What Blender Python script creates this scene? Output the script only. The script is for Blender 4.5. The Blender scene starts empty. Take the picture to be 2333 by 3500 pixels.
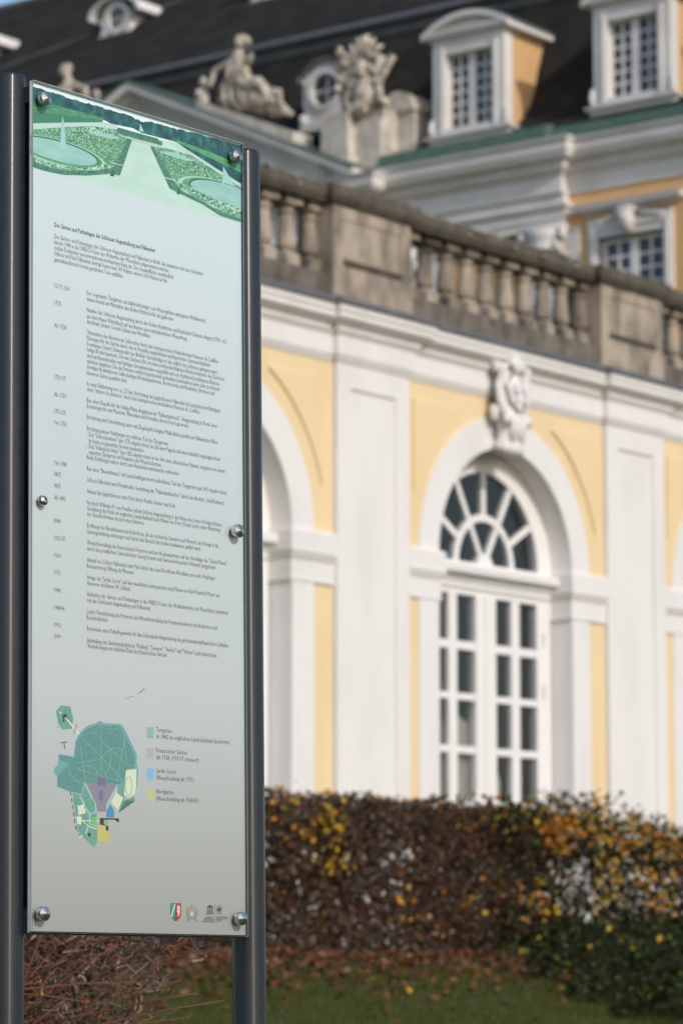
import bpy, bmesh, math, random
import numpy as np
from mathutils import Vector, Matrix

# ------------------------------------------------------------------ camera, sky, sun, exposure
sc = bpy.context.scene
COL = sc.collection
HC = 0.9                                   # camera height above the ground by the board
YAW = math.radians(37.747)                 # heading of the arcade wall
AD = Vector((math.sin(YAW), math.cos(YAW), 0)); AN = Vector((math.cos(YAW), -math.sin(YAW), 0))
BD = AN.copy(); BN = Vector((-math.sin(YAW), -math.cos(YAW), 0))

cam_d = bpy.data.cameras.new('camera'); cam = bpy.data.objects.new('camera', cam_d); COL.objects.link(cam)
cam_d.sensor_fit = 'VERTICAL'; cam_d.sensor_height = 22.2; cam_d.sensor_width = 14.8
cam_d.lens = 10608.5 / 3500 * 22.2
cam.location = (0, 0, HC)
cam.rotation_euler = (math.radians(90 + 7.672), 0, 0)
cam_d.clip_start = 0.1; cam_d.clip_end = 3000
cam_d.dof.use_dof = True; cam_d.dof.focus_distance = 7.22; cam_d.dof.aperture_fstop = 3.6
sc.camera = cam

SUN_EL = math.radians(29); SUN_OFF = math.radians(17)
sh = AN * math.cos(SUN_OFF) + BN * math.sin(SUN_OFF)
SUNV = Vector((sh.x * math.cos(SUN_EL), sh.y * math.cos(SUN_EL), math.sin(SUN_EL)))
world = bpy.data.worlds.new('World'); sc.world = world; world.use_nodes = True
wn = world.node_tree.nodes; bg = wn['Background']
sky = wn.new('ShaderNodeTexSky'); sky.sky_type = 'NISHITA'; sky.sun_disc = False
sky.sun_elevation = SUN_EL; sky.sun_rotation = math.atan2(sh.x, sh.y)
sky.air_density = 1.0; sky.dust_density = 1.2; sky.ozone_density = 1.0
world.node_tree.links.new(sky.outputs[0], bg.inputs[0]); bg.inputs[1].default_value = 0.15
sun_d = bpy.data.lights.new('sun', 'SUN'); sun = bpy.data.objects.new('sun', sun_d); COL.objects.link(sun)
sun_d.energy = 2.0; sun_d.angle = math.radians(0.55); sun_d.color = (1.0, 0.955, 0.90)
sun.rotation_euler = SUNV.to_track_quat('Z', 'Y').to_euler(); sun.location = (10, -20, 30)
sc.view_settings.view_transform = 'Standard'; sc.view_settings.look = 'None'
sc.view_settings.exposure = 0.09; sc.view_settings.gamma = 1.0; sc.view_settings.use_curve_mapping = False
sc.render.engine = 'CYCLES'
sc.cycles.max_bounces = 6; sc.cycles.diffuse_bounces = 3; sc.cycles.glossy_bounces = 3
sc.cycles.transparent_max_bounces = 10; sc.cycles.caustics_reflective = False; sc.cycles.caustics_refractive = False

# ------------------------------------------------------------------ helpers
class MB:
    """collects vertices and faces of one mesh"""
    def __init__(s): s.v = []; s.f = []; s.m = []; s.smooth = False
    def add(s, vs, fs, m=0):
        o = len(s.v); s.v += [tuple(p) for p in vs]
        for f in fs: s.f.append(tuple(i + o for i in f)); s.m.append(m)
    def box(s, x0, x1, y0, y1, z0, z1, m=0):
        s.add([(x0, y0, z0), (x1, y0, z0), (x1, y1, z0), (x0, y1, z0), (x0, y0, z1), (x1, y0, z1), (x1, y1, z1), (x0, y1, z1)],
              [(0, 3, 2, 1), (4, 5, 6, 7), (0, 1, 5, 4), (1, 2, 6, 5), (2, 3, 7, 6), (3, 0, 4, 7)], m)
    def prism(s, poly, y0, y1, m=0):
        """polygon in x,z (counter-clockwise seen from -y) extruded from y0 to y1"""
        n = len(poly)
        a = sum(poly[i][0] * poly[(i + 1) % n][1] - poly[(i + 1) % n][0] * poly[i][1] for i in range(n))
        if a < 0: poly = poly[::-1]
        s.add([(x, y0, z) for x, z in poly] + [(x, y1, z) for x, z in poly],
              [tuple(range(n)), tuple(range(2 * n - 1, n - 1, -1))] + [(i + n, (i + 1) % n + n, (i + 1) % n, i) for i in range(n)], m)
    def arc(s, cx, cz, r0, r1, a0, a1, y0, y1, n=24, m=0):
        for i in range(n):
            t0 = a0 + (a1 - a0) * i / n; t1 = a0 + (a1 - a0) * (i + 1) / n
            P = [(cx + r * math.cos(t), cz + r * math.sin(t)) for r, t in ((r0, t0), (r1, t0), (r1, t1), (r0, t1))]
            v = [(x, y0, z) for x, z in P] + [(x, y1, z) for x, z in P]
            f = [(0, 1, 2, 3), (7, 6, 5, 4), (1, 5, 6, 2), (0, 3, 7, 4)]
            if i == 0: f.append((0, 4, 5, 1))
            if i == n - 1: f.append((3, 2, 6, 7))
            s.add(v, f, m)
    def sweep(s, path, prof, m=0, caps=True):
        """profile (outward, z) mitred along a plan polyline; outward is the right hand side"""
        k = len(path); rows = []
        for i in range(k):
            ns = []
            for a, b in ((i - 1, i), (i, i + 1)):
                if 0 <= a and b < k:
                    tx, ty = path[b][0] - path[a][0], path[b][1] - path[a][1]; l = math.hypot(tx, ty)
                    ns.append((ty / l, -tx / l))
            if len(ns) == 1: q = ns[0]
            else:
                d = 1 + ns[0][0] * ns[1][0] + ns[0][1] * ns[1][1]
                q = ((ns[0][0] + ns[1][0]) / d, (ns[0][1] + ns[1][1]) / d)
            rows.append([(path[i][0] + q[0] * d_, path[i][1] + q[1] * d_, z_) for d_, z_ in prof])
        n = len(prof); v = [p for r in rows for p in r]; f = []
        for i in range(k - 1):
            for j in range(n - 1):
                f.append((i * n + j, (i + 1) * n + j, (i + 1) * n + j + 1, i * n + j + 1))
        if caps: f += [tuple(range(n)), tuple(range((k - 1) * n + n - 1, (k - 1) * n - 1, -1))]
        s.add(v, f, m)
    def lathe(s, prof, cx=0, cy=0, n=16, m=0, ax=None, cap=True):
        """prof (r, z); ax = optional Matrix to place it"""
        k = len(prof); v = []
        for r, z in prof:
            for i in range(n):
                a = 2 * math.pi * i / n; p = Vector((cx + r * math.cos(a), cy + r * math.sin(a), z))
                v.append(tuple(ax @ p) if ax else tuple(p))
        f = [(j * n + i, j * n + (i + 1) % n, (j + 1) * n + (i + 1) % n, (j + 1) * n + i) for j in range(k - 1) for i in range(n)]
        if cap: f += [tuple(range(n - 1, -1, -1)), tuple(range((k - 1) * n, k * n))]
        s.add(v, f, m)
    def tube(s, pts, rads, n=5, m=0):
        pts = [Vector(p) for p in pts]; v = []
        for i, p in enumerate(pts):
            t = (pts[min(i + 1, len(pts) - 1)] - pts[max(i - 1, 0)]).normalized()
            a = t.cross(Vector((0.3, 0.2, 1)) if abs(t.z) < .9 else Vector((1, 0, 0))).normalized(); b = t.cross(a)
            for j in range(n):
                w = 2 * math.pi * j / n; v.append(tuple(p + (a * math.cos(w) + b * math.sin(w)) * rads[i]))
        k = len(pts)
        f = [(i * n + j, i * n + (j + 1) % n, (i + 1) * n + (j + 1) % n, (i + 1) * n + j) for i in range(k - 1) for j in range(n)]
        f += [tuple(range(n - 1, -1, -1)), tuple(range((k - 1) * n, k * n))]
        s.add(v, f, m)
    def lump(s, c, r, seed=0, amp=.18, rot=(0, 0, 0), n=10, k=7, m=0):
        rg = random.Random(seed); ph = [rg.uniform(0, 6.28) for _ in range(6)]
        R = Matrix.Rotation(rot[2], 3, 'Z') @ Matrix.Rotation(rot[1], 3, 'Y') @ Matrix.Rotation(rot[0], 3, 'X')
        v = []
        for j in range(k + 1):
            th = math.pi * j / k
            for i in range(n):
                a = 2 * math.pi * i / n
                q = 1 + amp * (math.sin(3 * a + ph[0]) * math.sin(2 * th + ph[1]) + .6 * math.sin(5 * a + ph[2]) * math.sin(4 * th + ph[3]))
                p = R @ Vector((r[0] * math.sin(th) * math.cos(a) * q, r[1] * math.sin(th) * math.sin(a) * q, r[2] * math.cos(th) * q))
                v.append((c[0] + p.x, c[1] + p.y, c[2] + p.z))
        f = [(j * n + i, (j + 1) * n + i, (j + 1) * n + (i + 1) % n, j * n + (i + 1) % n) for j in range(k) for i in range(n)]
        s.add(v, f, m)
    def mesh(s, name, mats):
        me = bpy.data.meshes.new(name); me.from_pydata(s.v, [], s.f)
        for q in (mats if isinstance(mats, (list, tuple)) else [mats]): me.materials.append(q)
        me.polygons.foreach_set('material_index', s.m)
        if s.smooth: me.polygons.foreach_set('use_smooth', [True] * len(s.f))
        me.update(); return me

def obj(name, mb, mats, parent=None, loc=None, **props):
    me = mb.mesh(name, mats) if isinstance(mb, MB) else mb
    o = bpy.data.objects.new(name, me); COL.objects.link(o)
    if parent: o.parent = parent
    if loc: o.location = loc
    for k, v in props.items(): o[k] = v
    return o
def thing(name, label, cat, loc=(0, 0, 0), rotz=0, group=None):
    o = bpy.data.objects.new(name, None); COL.objects.link(o); o.empty_display_size = .2
    o.location = loc; o.rotation_euler = (0, 0, rotz); o['label'] = label; o['category'] = cat
    if group: o['group'] = group
    return o
def dup(o, parent=None, loc=None):
    """copy of a part with its own children"""
    c = o.copy(); COL.objects.link(c); c.parent = parent
    if loc is not None: c.location = loc
    for ch in list(o.children): dup(ch, c)
    return c

# ------------------------------------------------------------------ materials
def mat(name, col, rough=.7, col2=None, scale=3.0, bump=0.0, bscale=40.0, metal=0.0, coat=0.0, stretch=(1, 1, 1), lo=.35, hi=.65, spec=.5, detail=5):
    m = bpy.data.materials.new(name); m.use_nodes = True; nt = m.node_tree; b = nt.nodes['Principled BSDF']
    b.inputs['Base Color'].default_value = (*col, 1); b.inputs['Roughness'].default_value = rough
    b.inputs['Metallic'].default_value = metal; b.inputs['Specular IOR Level'].default_value = spec
    if coat: b.inputs['Coat Weight'].default_value = coat; b.inputs['Coat Roughness'].default_value = .12
    if col2 or bump:
        g = nt.nodes.new('ShaderNodeNewGeometry'); mp = nt.nodes.new('ShaderNodeMapping'); mp.inputs['Scale'].default_value = stretch
        nt.links.new(g.outputs['Position'], mp.inputs[0])
    if col2:
        n = nt.nodes.new('ShaderNodeTexNoise'); n.inputs['Scale'].default_value = scale; n.inputs['Detail'].default_value = detail
        nt.links.new(mp.outputs[0], n.inputs[0])
        r = nt.nodes.new('ShaderNodeValToRGB'); r.color_ramp.elements[0].position = lo; r.color_ramp.elements[1].position = hi
        r.color_ramp.elements[0].color = (*col, 1); r.color_ramp.elements[1].color = (*col2, 1)
        nt.links.new(n.outputs[0], r.inputs[0]); nt.links.new(r.outputs[0], b.inputs['Base Color'])
    if bump:
        n2 = nt.nodes.new('ShaderNodeTexNoise'); n2.inputs['Scale'].default_value = bscale; n2.inputs['Detail'].default_value = 4
        nt.links.new(mp.outputs[0], n2.inputs[0])
        bp = nt.nodes.new('ShaderNodeBump'); bp.inputs['Strength'].default_value = bump; bp.inputs['Distance'].default_value = .02
        nt.links.new(n2.outputs[0], bp.inputs['Height']); nt.links.new(bp.outputs[0], b.inputs['Normal'])
    return m
def glass_mat(name, tint, panes=1.0):
    m = bpy.data.materials.new(name); m.use_nodes = True; nt = m.node_tree; nt.nodes.clear()
    o = nt.nodes.new('ShaderNodeOutputMaterial'); mx = nt.nodes.new('ShaderNodeMixShader'); t = nt.nodes.new('ShaderNodeBsdfTransparent')
    g = nt.nodes.new('ShaderNodeBsdfGlossy'); g.inputs['Roughness'].default_value = .03; t.inputs[0].default_value = (*tint, 1)
    lw = nt.nodes.new('ShaderNodeFresnel'); lw.inputs[0].default_value = 1.5
    geo = nt.nodes.new('ShaderNodeNewGeometry'); inv = nt.nodes.new('ShaderNodeMath'); inv.operation = 'SUBTRACT'; inv.inputs[0].default_value = 1; ml = nt.nodes.new('ShaderNodeMath'); ml.operation = 'MULTIPLY'; ml2 = nt.nodes.new('ShaderNodeMath'); ml2.operation = 'MULTIPLY'; ml2.inputs[1].default_value = panes; ml2.use_clamp = True
    nt.links.new(geo.outputs['Backfacing'], inv.inputs[1]); nt.links.new(lw.outputs[0], ml.inputs[0]); nt.links.new(inv.outputs[0], ml.inputs[1]); nt.links.new(ml.outputs[0], ml2.inputs[0]); nt.links.new(ml2.outputs[0], mx.inputs[0]); nt.links.new(t.outputs[0], mx.inputs[1]); nt.links.new(g.outputs[0], mx.inputs[2]); nt.links.new(mx.outputs[0], o.inputs[0])
    return m
WHITE = mat('white_render', (.745, .715, .70), .8, (.675, .645, .625), 2.2, .08, 60, stretch=(1, 1, .35), lo=.46, hi=.80, detail=8)
JOIN = mat('white_joinery', (.80, .775, .755), .45, (.77, .745, .725), 4)
YELL = mat('yellow_render', (.765, .595, .355), .85, (.72, .55, .315), 2.0, .08, 60, stretch=(1, 1, .4), lo=.44, hi=.8, detail=8)
OCHRE = mat('ochre_render', (.72, .44, .21), .85, (.68, .41, .19), 1.5)
PGREY = mat('pale_stone_paint', (.765, .73, .70), .75, (.66, .625, .595), 1.2, .05, 30)
STONE = mat('weathered_sandstone', (.40, .33, .262), .92, (.080, .068, .055), 2.1, .5, 30, stretch=(1.5, 1.5, .75), lo=.40, hi=.72, detail=9)
STONE2 = mat('soot_dark_sandstone', (.175, .15, .122), .92, (.07, .06, .05), 3.0, .5, 30, stretch=(1.5, 1.5, .75), lo=.38, hi=.68, detail=9)
SDARK = mat('dark_coping_stone', (.072, .062, .047), .95, (.12, .102, .078), 5, .5, 30)
SCULP = mat('carved_sandstone', (.58, .50, .41), .9, (.25, .215, .17), 5, .6, 18, lo=.4, hi=.7)
PEDST = mat('pedestal_stone', (.66, .61, .55), .9, (.45, .39, .32), 3, .3, 18)
LICHEN = mat('pale_lichen', (.42, .40, .33), .95)
LEAD = mat('lead_sheet', (.115, .12, .135), .55, (.15, .155, .175), 3)
COPPER = mat('green_copper', (.060, .115, .092), .75, (.095, .15, .115), 4)
SLATE = mat('slate_roof', (.024, .023, .021), .92, (.040, .037, .032), 1.6, .6, 9, spec=.06, detail=8)
SLATE2 = mat('moulding_lead', (.13, .13, .138), .6, (.10, .10, .105), 2)
PANE = glass_mat('window_glass', (.80, .82, .84), 1.3)      # double glazing
PANED = mat('dark_window_glass', (.048, .058, .070), .06, spec=.5)
ROOM = mat('room_plaster', (.40, .39, .385), .9)
CURT = mat('linen_curtain', (.62, .57, .48), .9, (.55, .50, .42), 3)
ANTH = mat('anthracite_coating', (.017, .021, .026), .15, (.021, .025, .031), 30, .012, 500, spec=.4)
_b = ANTH.node_tree.nodes['Principled BSDF']; _t = ANTH.node_tree.nodes.new('ShaderNodeTangent'); _t.direction_type = 'RADIAL'; _t.axis = 'Z'
ANTH.node_tree.links.new(_t.outputs[0], _b.inputs['Tangent']); _b.inputs['Anisotropic'].default_value = .90; _b.inputs['Roughness'].default_value = .26; _b.inputs['Specular IOR Level'].default_value = .5; _b.inputs['Anisotropic Rotation'].default_value = .25   # drawn tube
BLACKM = mat('dark_frame_metal', (.018, .019, .021), .5)
STEEL = mat('stainless_steel', (.50, .49, .49), .24, metal=1.0)
GLASSB = glass_mat('board_glass', (.965, .985, .98))
GEDGE = mat('glass_edge', (.52, .60, .58), .2)
GDARK = mat('glass_edge_dark', (.03, .05, .05), .2)

# ------------------------------------------------------------------ what is printed on the board (panel coordinates in metres: right of the left edge, above the top edge)
PICTURE=[
('pale',[(0.0064,-0.004),(0.7195,-0.004),(0.7195,-0.2014),(0.5898,-0.2029),(0.4786,-0.2041),(0.3164,-0.2021),(0.1593,-0.2024),(0.0574,-0.2036),(0.0022,-0.2045)],0),
('psky',[(0.0064,-0.0044),(0.7195,-0.004),(0.7195,-0.0238),(0.4244,-0.0488),(0.211,-0.0485),(0.0066,-0.0556)],1),
('ptree',[(0.0039,-0.0128),(0.0115,-0.0121),(0.019,-0.0129),(0.0265,-0.0118),(0.0341,-0.0112),(0.0416,-0.0122),(0.0492,-0.0139),(0.0568,-0.0132),(0.064,-0.0132),(0.0712,-0.0114),(0.0785,-0.0128),(0.0858,-0.012),(0.093,-0.0118),(0.1003,-0.0118),(0.1076,-0.0124),(0.115,-0.0151),(0.1223,-0.0147),(0.1296,-0.0147),(0.1369,-0.0147),(0.1443,-0.0125),(0.1517,-0.0129),(0.159,-0.0142),(0.1664,-0.0144),(0.1738,-0.0147),(0.1812,-0.0146),(0.1887,-0.0114),(0.1961,-0.0132),(0.2035,-0.0133),(0.211,-0.0125),(0.2185,-0.0112),(0.2259,-0.0123),(0.2334,-0.0109),(0.2409,-0.0141),(0.2485,-0.0138),(0.256,-0.0125),(0.2635,-0.0116),(0.2711,-0.0137),(0.2786,-0.0123),(0.2862,-0.0133),(0.2938,-0.013),(0.3014,-0.0115),(0.309,-0.0109),(0.3166,-0.0115),(0.3241,-0.012),(0.3316,-0.0121),(0.3391,-0.0137),(0.3466,-0.0168),(0.3541,-0.015),(0.3649,-0.0181),(0.373,-0.0182),(0.3811,-0.0147),(0.3892,-0.0136),(0.3973,-0.0112),(0.4051,-0.0107),(0.4129,-0.0132),(0.4206,-0.0101),(0.4284,-0.0109),(0.4362,-0.0101),(0.4441,-0.0117),(0.4519,-0.0103),(0.4598,-0.0103),(0.4678,-0.0115),(0.4757,-0.0095),(0.4837,-0.0101),(0.4917,-0.0111),(0.4997,-0.0077),(0.5077,-0.0072),(0.5157,-0.0075),(0.5237,-0.0093),(0.5321,-0.0083),(0.5405,-0.0063),(0.5488,-0.0062),(0.5572,-0.0052),(0.5656,-0.0058),(0.5741,-0.004),(0.5825,-0.0058),(0.591,-0.0061),(0.5994,-0.0059),(0.6079,-0.0047),(0.6164,-0.0051),(0.625,-0.004),(0.6335,-0.004),(0.642,-0.004),(0.6506,-0.004),(0.6591,-0.004),(0.6671,-0.004),(0.6752,-0.004),(0.6832,-0.004),(0.6912,-0.004),(0.6993,-0.004),(0.7074,-0.004),(0.7155,-0.004),(0.7195,-0.004),(0.7195,-0.004),(0.7195,-0.0557),(0.6076,-0.0495),(0.4903,-0.0427),(0.4244,-0.0442),(0.3648,-0.046),(0.338,-0.0402),(0.2635,-0.0455),(0.2372,-0.0409),(0.067,-0.0479),(0.0041,-0.0542)],2),
('phedge',[(0.0041,-0.0509),(0.0291,-0.0461),(0.1077,-0.0401),(0.2346,-0.0365),(0.2372,-0.0458),(0.1591,-0.0627),(0.0043,-0.0998)],3),
('phedged',[(0.0042,-0.0709),(0.1077,-0.0588),(0.2346,-0.0434),(0.2319,-0.0485),(0.1078,-0.076),(0.0043,-0.0998)],3.5),
('ppath',[(0.0043,-0.1013),(0.2424,-0.0462),(0.2847,-0.044),(0.2847,-0.0497),(0.2006,-0.0658),(0.0043,-0.1124)],4),
('parterre',[(0.0034,-0.1148),(0.1078,-0.0865),(0.2006,-0.0643),(0.2847,-0.0562),(0.3336,-0.0699),(0.2925,-0.1643),(0.2582,-0.1674),(0.2111,-0.1788),(0.1748,-0.1888),(0.1081,-0.1996),(0.0473,-0.2034),(0.0027,-0.2014)],5),
('plight',[(0.2451,-0.1494),(0.2411,-0.1565),(0.2295,-0.1633),(0.2108,-0.1695),(0.1862,-0.1748),(0.1568,-0.1788),(0.1242,-0.1813),(0.0902,-0.1824),(0.0564,-0.1819),(0.0245,-0.1799),(0.0,-0.1764),(0.0,-0.1717),(0.0,-0.166),(0.0,-0.1596),(0.0,-0.1528),(0.0,-0.1459),(0.0,-0.1392),(0.0,-0.1332),(0.0,-0.1279),(0.0243,-0.1238),(0.0562,-0.1211),(0.09,-0.1198),(0.1241,-0.1201),(0.1567,-0.122),(0.1861,-0.1253),(0.2108,-0.13),(0.2295,-0.1358),(0.2411,-0.1423)],5.5),
('pgreen',[(0.233,-0.1479),(0.2293,-0.1544),(0.2185,-0.1605),(0.2011,-0.1662),(0.1781,-0.1709),(0.1508,-0.1745),(0.1204,-0.1769),(0.0887,-0.1779),(0.0571,-0.1774),(0.0274,-0.1756),(0.0008,-0.1725),(0.0,-0.1683),(0.0,-0.1631),(0.0,-0.1573),(0.0,-0.1512),(0.0,-0.1449),(0.0,-0.1389),(0.0,-0.1334),(0.0006,-0.1286),(0.0272,-0.1249),(0.057,-0.1224),(0.0885,-0.1212),(0.1203,-0.1215),(0.1507,-0.1232),(0.1781,-0.1262),(0.2011,-0.1304),(0.2185,-0.1356),(0.2293,-0.1416)],6),
('pdark',[(0.2215,-0.1454),(0.2181,-0.151),(0.208,-0.1564),(0.1917,-0.1613),(0.1703,-0.1654),(0.1447,-0.1686),(0.1163,-0.1707),(0.0866,-0.1716),(0.0571,-0.1712),(0.0292,-0.1697),(0.0044,-0.167),(0.0,-0.1634),(0.0,-0.1589),(0.0,-0.1539),(0.0,-0.1485),(0.0,-0.1431),(0.0,-0.1379),(0.0,-0.133),(0.0042,-0.1289),(0.0291,-0.1257),(0.057,-0.1234),(0.0865,-0.1224),(0.1162,-0.1226),(0.1446,-0.124),(0.1702,-0.1266),(0.1917,-0.1303),(0.208,-0.1348),(0.2181,-0.1399)],6.5),
('pwater',[(0.2163,-0.147),(0.213,-0.1523),(0.2033,-0.1575),(0.1877,-0.1621),(0.1671,-0.1661),(0.1424,-0.1691),(0.1152,-0.1711),(0.0866,-0.172),(0.0582,-0.1716),(0.0314,-0.1702),(0.0075,-0.1676),(0.0,-0.1641),(0.0,-0.1599),(0.0,-0.1551),(0.0,-0.15),(0.0,-0.1448),(0.0,-0.1398),(0.0,-0.1352),(0.0074,-0.1312),(0.0313,-0.1281),(0.0581,-0.126),(0.0865,-0.125),(0.1151,-0.1252),(0.1424,-0.1266),(0.167,-0.1291),(0.1877,-0.1325),(0.2033,-0.1369),(0.213,-0.1418)],7),
('pbox',[(0.3176,-0.0733),(0.3336,-0.0703),(0.2925,-0.165),(0.2592,-0.1672)],8),
('pbox',[(0.0027,-0.1896),(0.0573,-0.1932),(0.1233,-0.188),(0.2007,-0.1715),(0.2635,-0.1557),(0.2613,-0.1668),(0.1851,-0.1867),(0.1081,-0.2004),(0.0473,-0.2038),(0.0027,-0.2021)],7.5),
('plight',[(0.2635,-0.139),(0.3015,-0.1373),(0.301,-0.1397),(0.2624,-0.1415)],8.5),
('pdark',[(0.2645,-0.1593),(0.275,-0.1708),(0.2592,-0.1729)],9),
('pbox',[(0.2741,-0.0634),(0.2847,-0.0516),(0.4381,-0.0517),(0.438,-0.0622),(0.3406,-0.0646)],5),
('pwater2',[(0.1798,-0.0797),(0.2424,-0.0683),(0.2952,-0.0742),(0.2635,-0.0828),(0.1954,-0.084)],6),
('parterre',[(0.3972,-0.0719),(0.4517,-0.0655),(0.5346,-0.0646),(0.6188,-0.0787),(0.7195,-0.1095),(0.7195,-0.195),(0.6464,-0.1932),(0.5787,-0.1769),(0.5396,-0.1689),(0.5008,-0.1649),(0.465,-0.1623)],5),
('pbox',[(0.3961,-0.0717),(0.408,-0.0716),(0.4734,-0.1362),(0.5008,-0.1591),(0.4953,-0.1668),(0.4634,-0.1626)],6),
('plight',[(0.7195,-0.1472),(0.7195,-0.1556),(0.7195,-0.1635),(0.7195,-0.1703),(0.7195,-0.1758),(0.7195,-0.1797),(0.703,-0.1818),(0.6635,-0.182),(0.6243,-0.1804),(0.5874,-0.1769),(0.5545,-0.1719),(0.5272,-0.1656),(0.5068,-0.1582),(0.4941,-0.1502),(0.4899,-0.1419),(0.4942,-0.1338),(0.5069,-0.1262),(0.5274,-0.1194),(0.5548,-0.1139),(0.5878,-0.1098),(0.6248,-0.1075),(0.6641,-0.107),(0.7036,-0.1084),(0.7195,-0.1116),(0.7195,-0.1165),(0.7195,-0.1229),(0.7195,-0.1304),(0.7195,-0.1387)],5.5),
('pgreen',[(0.7195,-0.1456),(0.7195,-0.1532),(0.7195,-0.1603),(0.7195,-0.1665),(0.7195,-0.1715),(0.7195,-0.1751),(0.7028,-0.177),(0.6664,-0.1771),(0.6304,-0.1756),(0.5963,-0.1725),(0.566,-0.168),(0.5409,-0.1622),(0.522,-0.1556),(0.5104,-0.1483),(0.5064,-0.1408),(0.5104,-0.1334),(0.5222,-0.1265),(0.5411,-0.1204),(0.5663,-0.1154),(0.5967,-0.1117),(0.6308,-0.1096),(0.6669,-0.1092),(0.7033,-0.1105),(0.7195,-0.1134),(0.7195,-0.1179),(0.7195,-0.1236),(0.7195,-0.1304),(0.7195,-0.1379)],6),
('pdark',[(0.7195,-0.1402),(0.7195,-0.1467),(0.7195,-0.1528),(0.7195,-0.1582),(0.7195,-0.1625),(0.7195,-0.1655),(0.7044,-0.1672),(0.6722,-0.1674),(0.6403,-0.1661),(0.6101,-0.1634),(0.5832,-0.1595),(0.5609,-0.1546),(0.5442,-0.1488),(0.5338,-0.1426),(0.5303,-0.1361),(0.5339,-0.1297),(0.5443,-0.1237),(0.5611,-0.1185),(0.5835,-0.1141),(0.6104,-0.111),(0.6407,-0.1092),(0.6726,-0.1088),(0.7048,-0.1099),(0.7195,-0.1125),(0.7195,-0.1163),(0.7195,-0.1213),(0.7195,-0.1271),(0.7195,-0.1335)],6.5),
('pwater',[(0.7195,-0.1414),(0.7195,-0.1476),(0.7195,-0.1533),(0.7195,-0.1584),(0.7195,-0.1624),(0.7195,-0.1653),(0.7051,-0.1669),(0.6739,-0.167),(0.643,-0.1658),(0.6138,-0.1633),(0.5877,-0.1596),(0.5661,-0.1549),(0.5498,-0.1494),(0.5398,-0.1435),(0.5364,-0.1374),(0.5399,-0.1313),(0.55,-0.1257),(0.5663,-0.1207),(0.588,-0.1166),(0.6141,-0.1137),(0.6434,-0.112),(0.6743,-0.1117),(0.7055,-0.1127),(0.7195,-0.1151),(0.7195,-0.1188),(0.7195,-0.1235),(0.7195,-0.129),(0.7195,-0.1351)],7),
('pbox',[(0.4953,-0.1602),(0.5341,-0.163),(0.5787,-0.171),(0.6464,-0.1865),(0.7195,-0.1891),(0.7195,-0.197),(0.6463,-0.196),(0.5787,-0.1788),(0.534,-0.1731),(0.498,-0.1674)],7.5),
('plight',[(0.4432,-0.1377),(0.4871,-0.1374),(0.4855,-0.1408),(0.4448,-0.1404)],8),
('pdark',[(0.4926,-0.1588),(0.5008,-0.1696),(0.4864,-0.1712)],9),
('pwater2',[(0.4243,-0.0778),(0.4791,-0.0703),(0.5569,-0.0757),(0.5234,-0.0825),(0.4516,-0.0818)],6),
('ptree',[(0.4848,-0.0407),(0.7195,-0.0617),(0.7195,-0.1056),(0.6471,-0.0887),(0.5346,-0.0568)],8),
('pgreen',[(0.4876,-0.0374),(0.619,-0.0432),(0.7195,-0.0549),(0.7195,-0.0717),(0.6473,-0.063),(0.4875,-0.0432)],8.5),
('ppath',[(0.4875,-0.0491),(0.5291,-0.0548),(0.6471,-0.0839),(0.7195,-0.1004),(0.7195,-0.1095),(0.6357,-0.089),(0.5235,-0.0611)],9),
('pfount',[(0.1026,-0.0614),(0.1078,-0.082),(0.114,-0.1368),(0.0937,-0.1448),(0.0976,-0.0842)],10),
('pfount',[(0.3622,-0.0235),(0.3734,-0.0415),(0.3573,-0.0442)],10),
('pfount',[(0.6546,-0.0694),(0.67,-0.0841),(0.6956,-0.1114),(0.6583,-0.1101),(0.648,-0.1279),(0.6517,-0.0878)],10),
('pfount',[(0.2424,-0.0474),(0.2466,-0.0655),(0.2382,-0.0673)],10),
('pfount',[(0.493,-0.0538),(0.4968,-0.0724),(0.4891,-0.0741)],10),
('pcurl',[(0.0051,-0.1817),(0.0472,-0.1812),(0.108,-0.1799),(0.1747,-0.1693),(0.2424,-0.1486),(0.2635,-0.1474),(0.2614,-0.1531),(0.1955,-0.1711),(0.1233,-0.1842),(0.0573,-0.1902),(0.0051,-0.1876)],8.2),
('pcurl',[(0.4954,-0.1427),(0.5286,-0.1446),(0.5788,-0.1514),(0.6466,-0.1589),(0.7195,-0.164),(0.7195,-0.1823),(0.6465,-0.1802),(0.5788,-0.1659),(0.5341,-0.1575),(0.4986,-0.1529)],8.2),
('pcurl',[(0.1231,-0.0862),(0.1996,-0.0653),(0.2424,-0.0614),(0.2846,-0.0593),(0.2635,-0.0721),(0.2006,-0.0764),(0.1385,-0.0912)],5.8),
('phedged',[(0.2847,-0.0497),(0.3487,-0.0487),(0.4244,-0.048),(0.4244,-0.0519),(0.3433,-0.0552),(0.2847,-0.0547)],9.2),
('ppath',[(0.2926,-0.066),(0.3406,-0.0665),(0.438,-0.0645),(0.438,-0.0668),(0.3406,-0.0696),(0.2926,-0.0686)],9.3),
]
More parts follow.
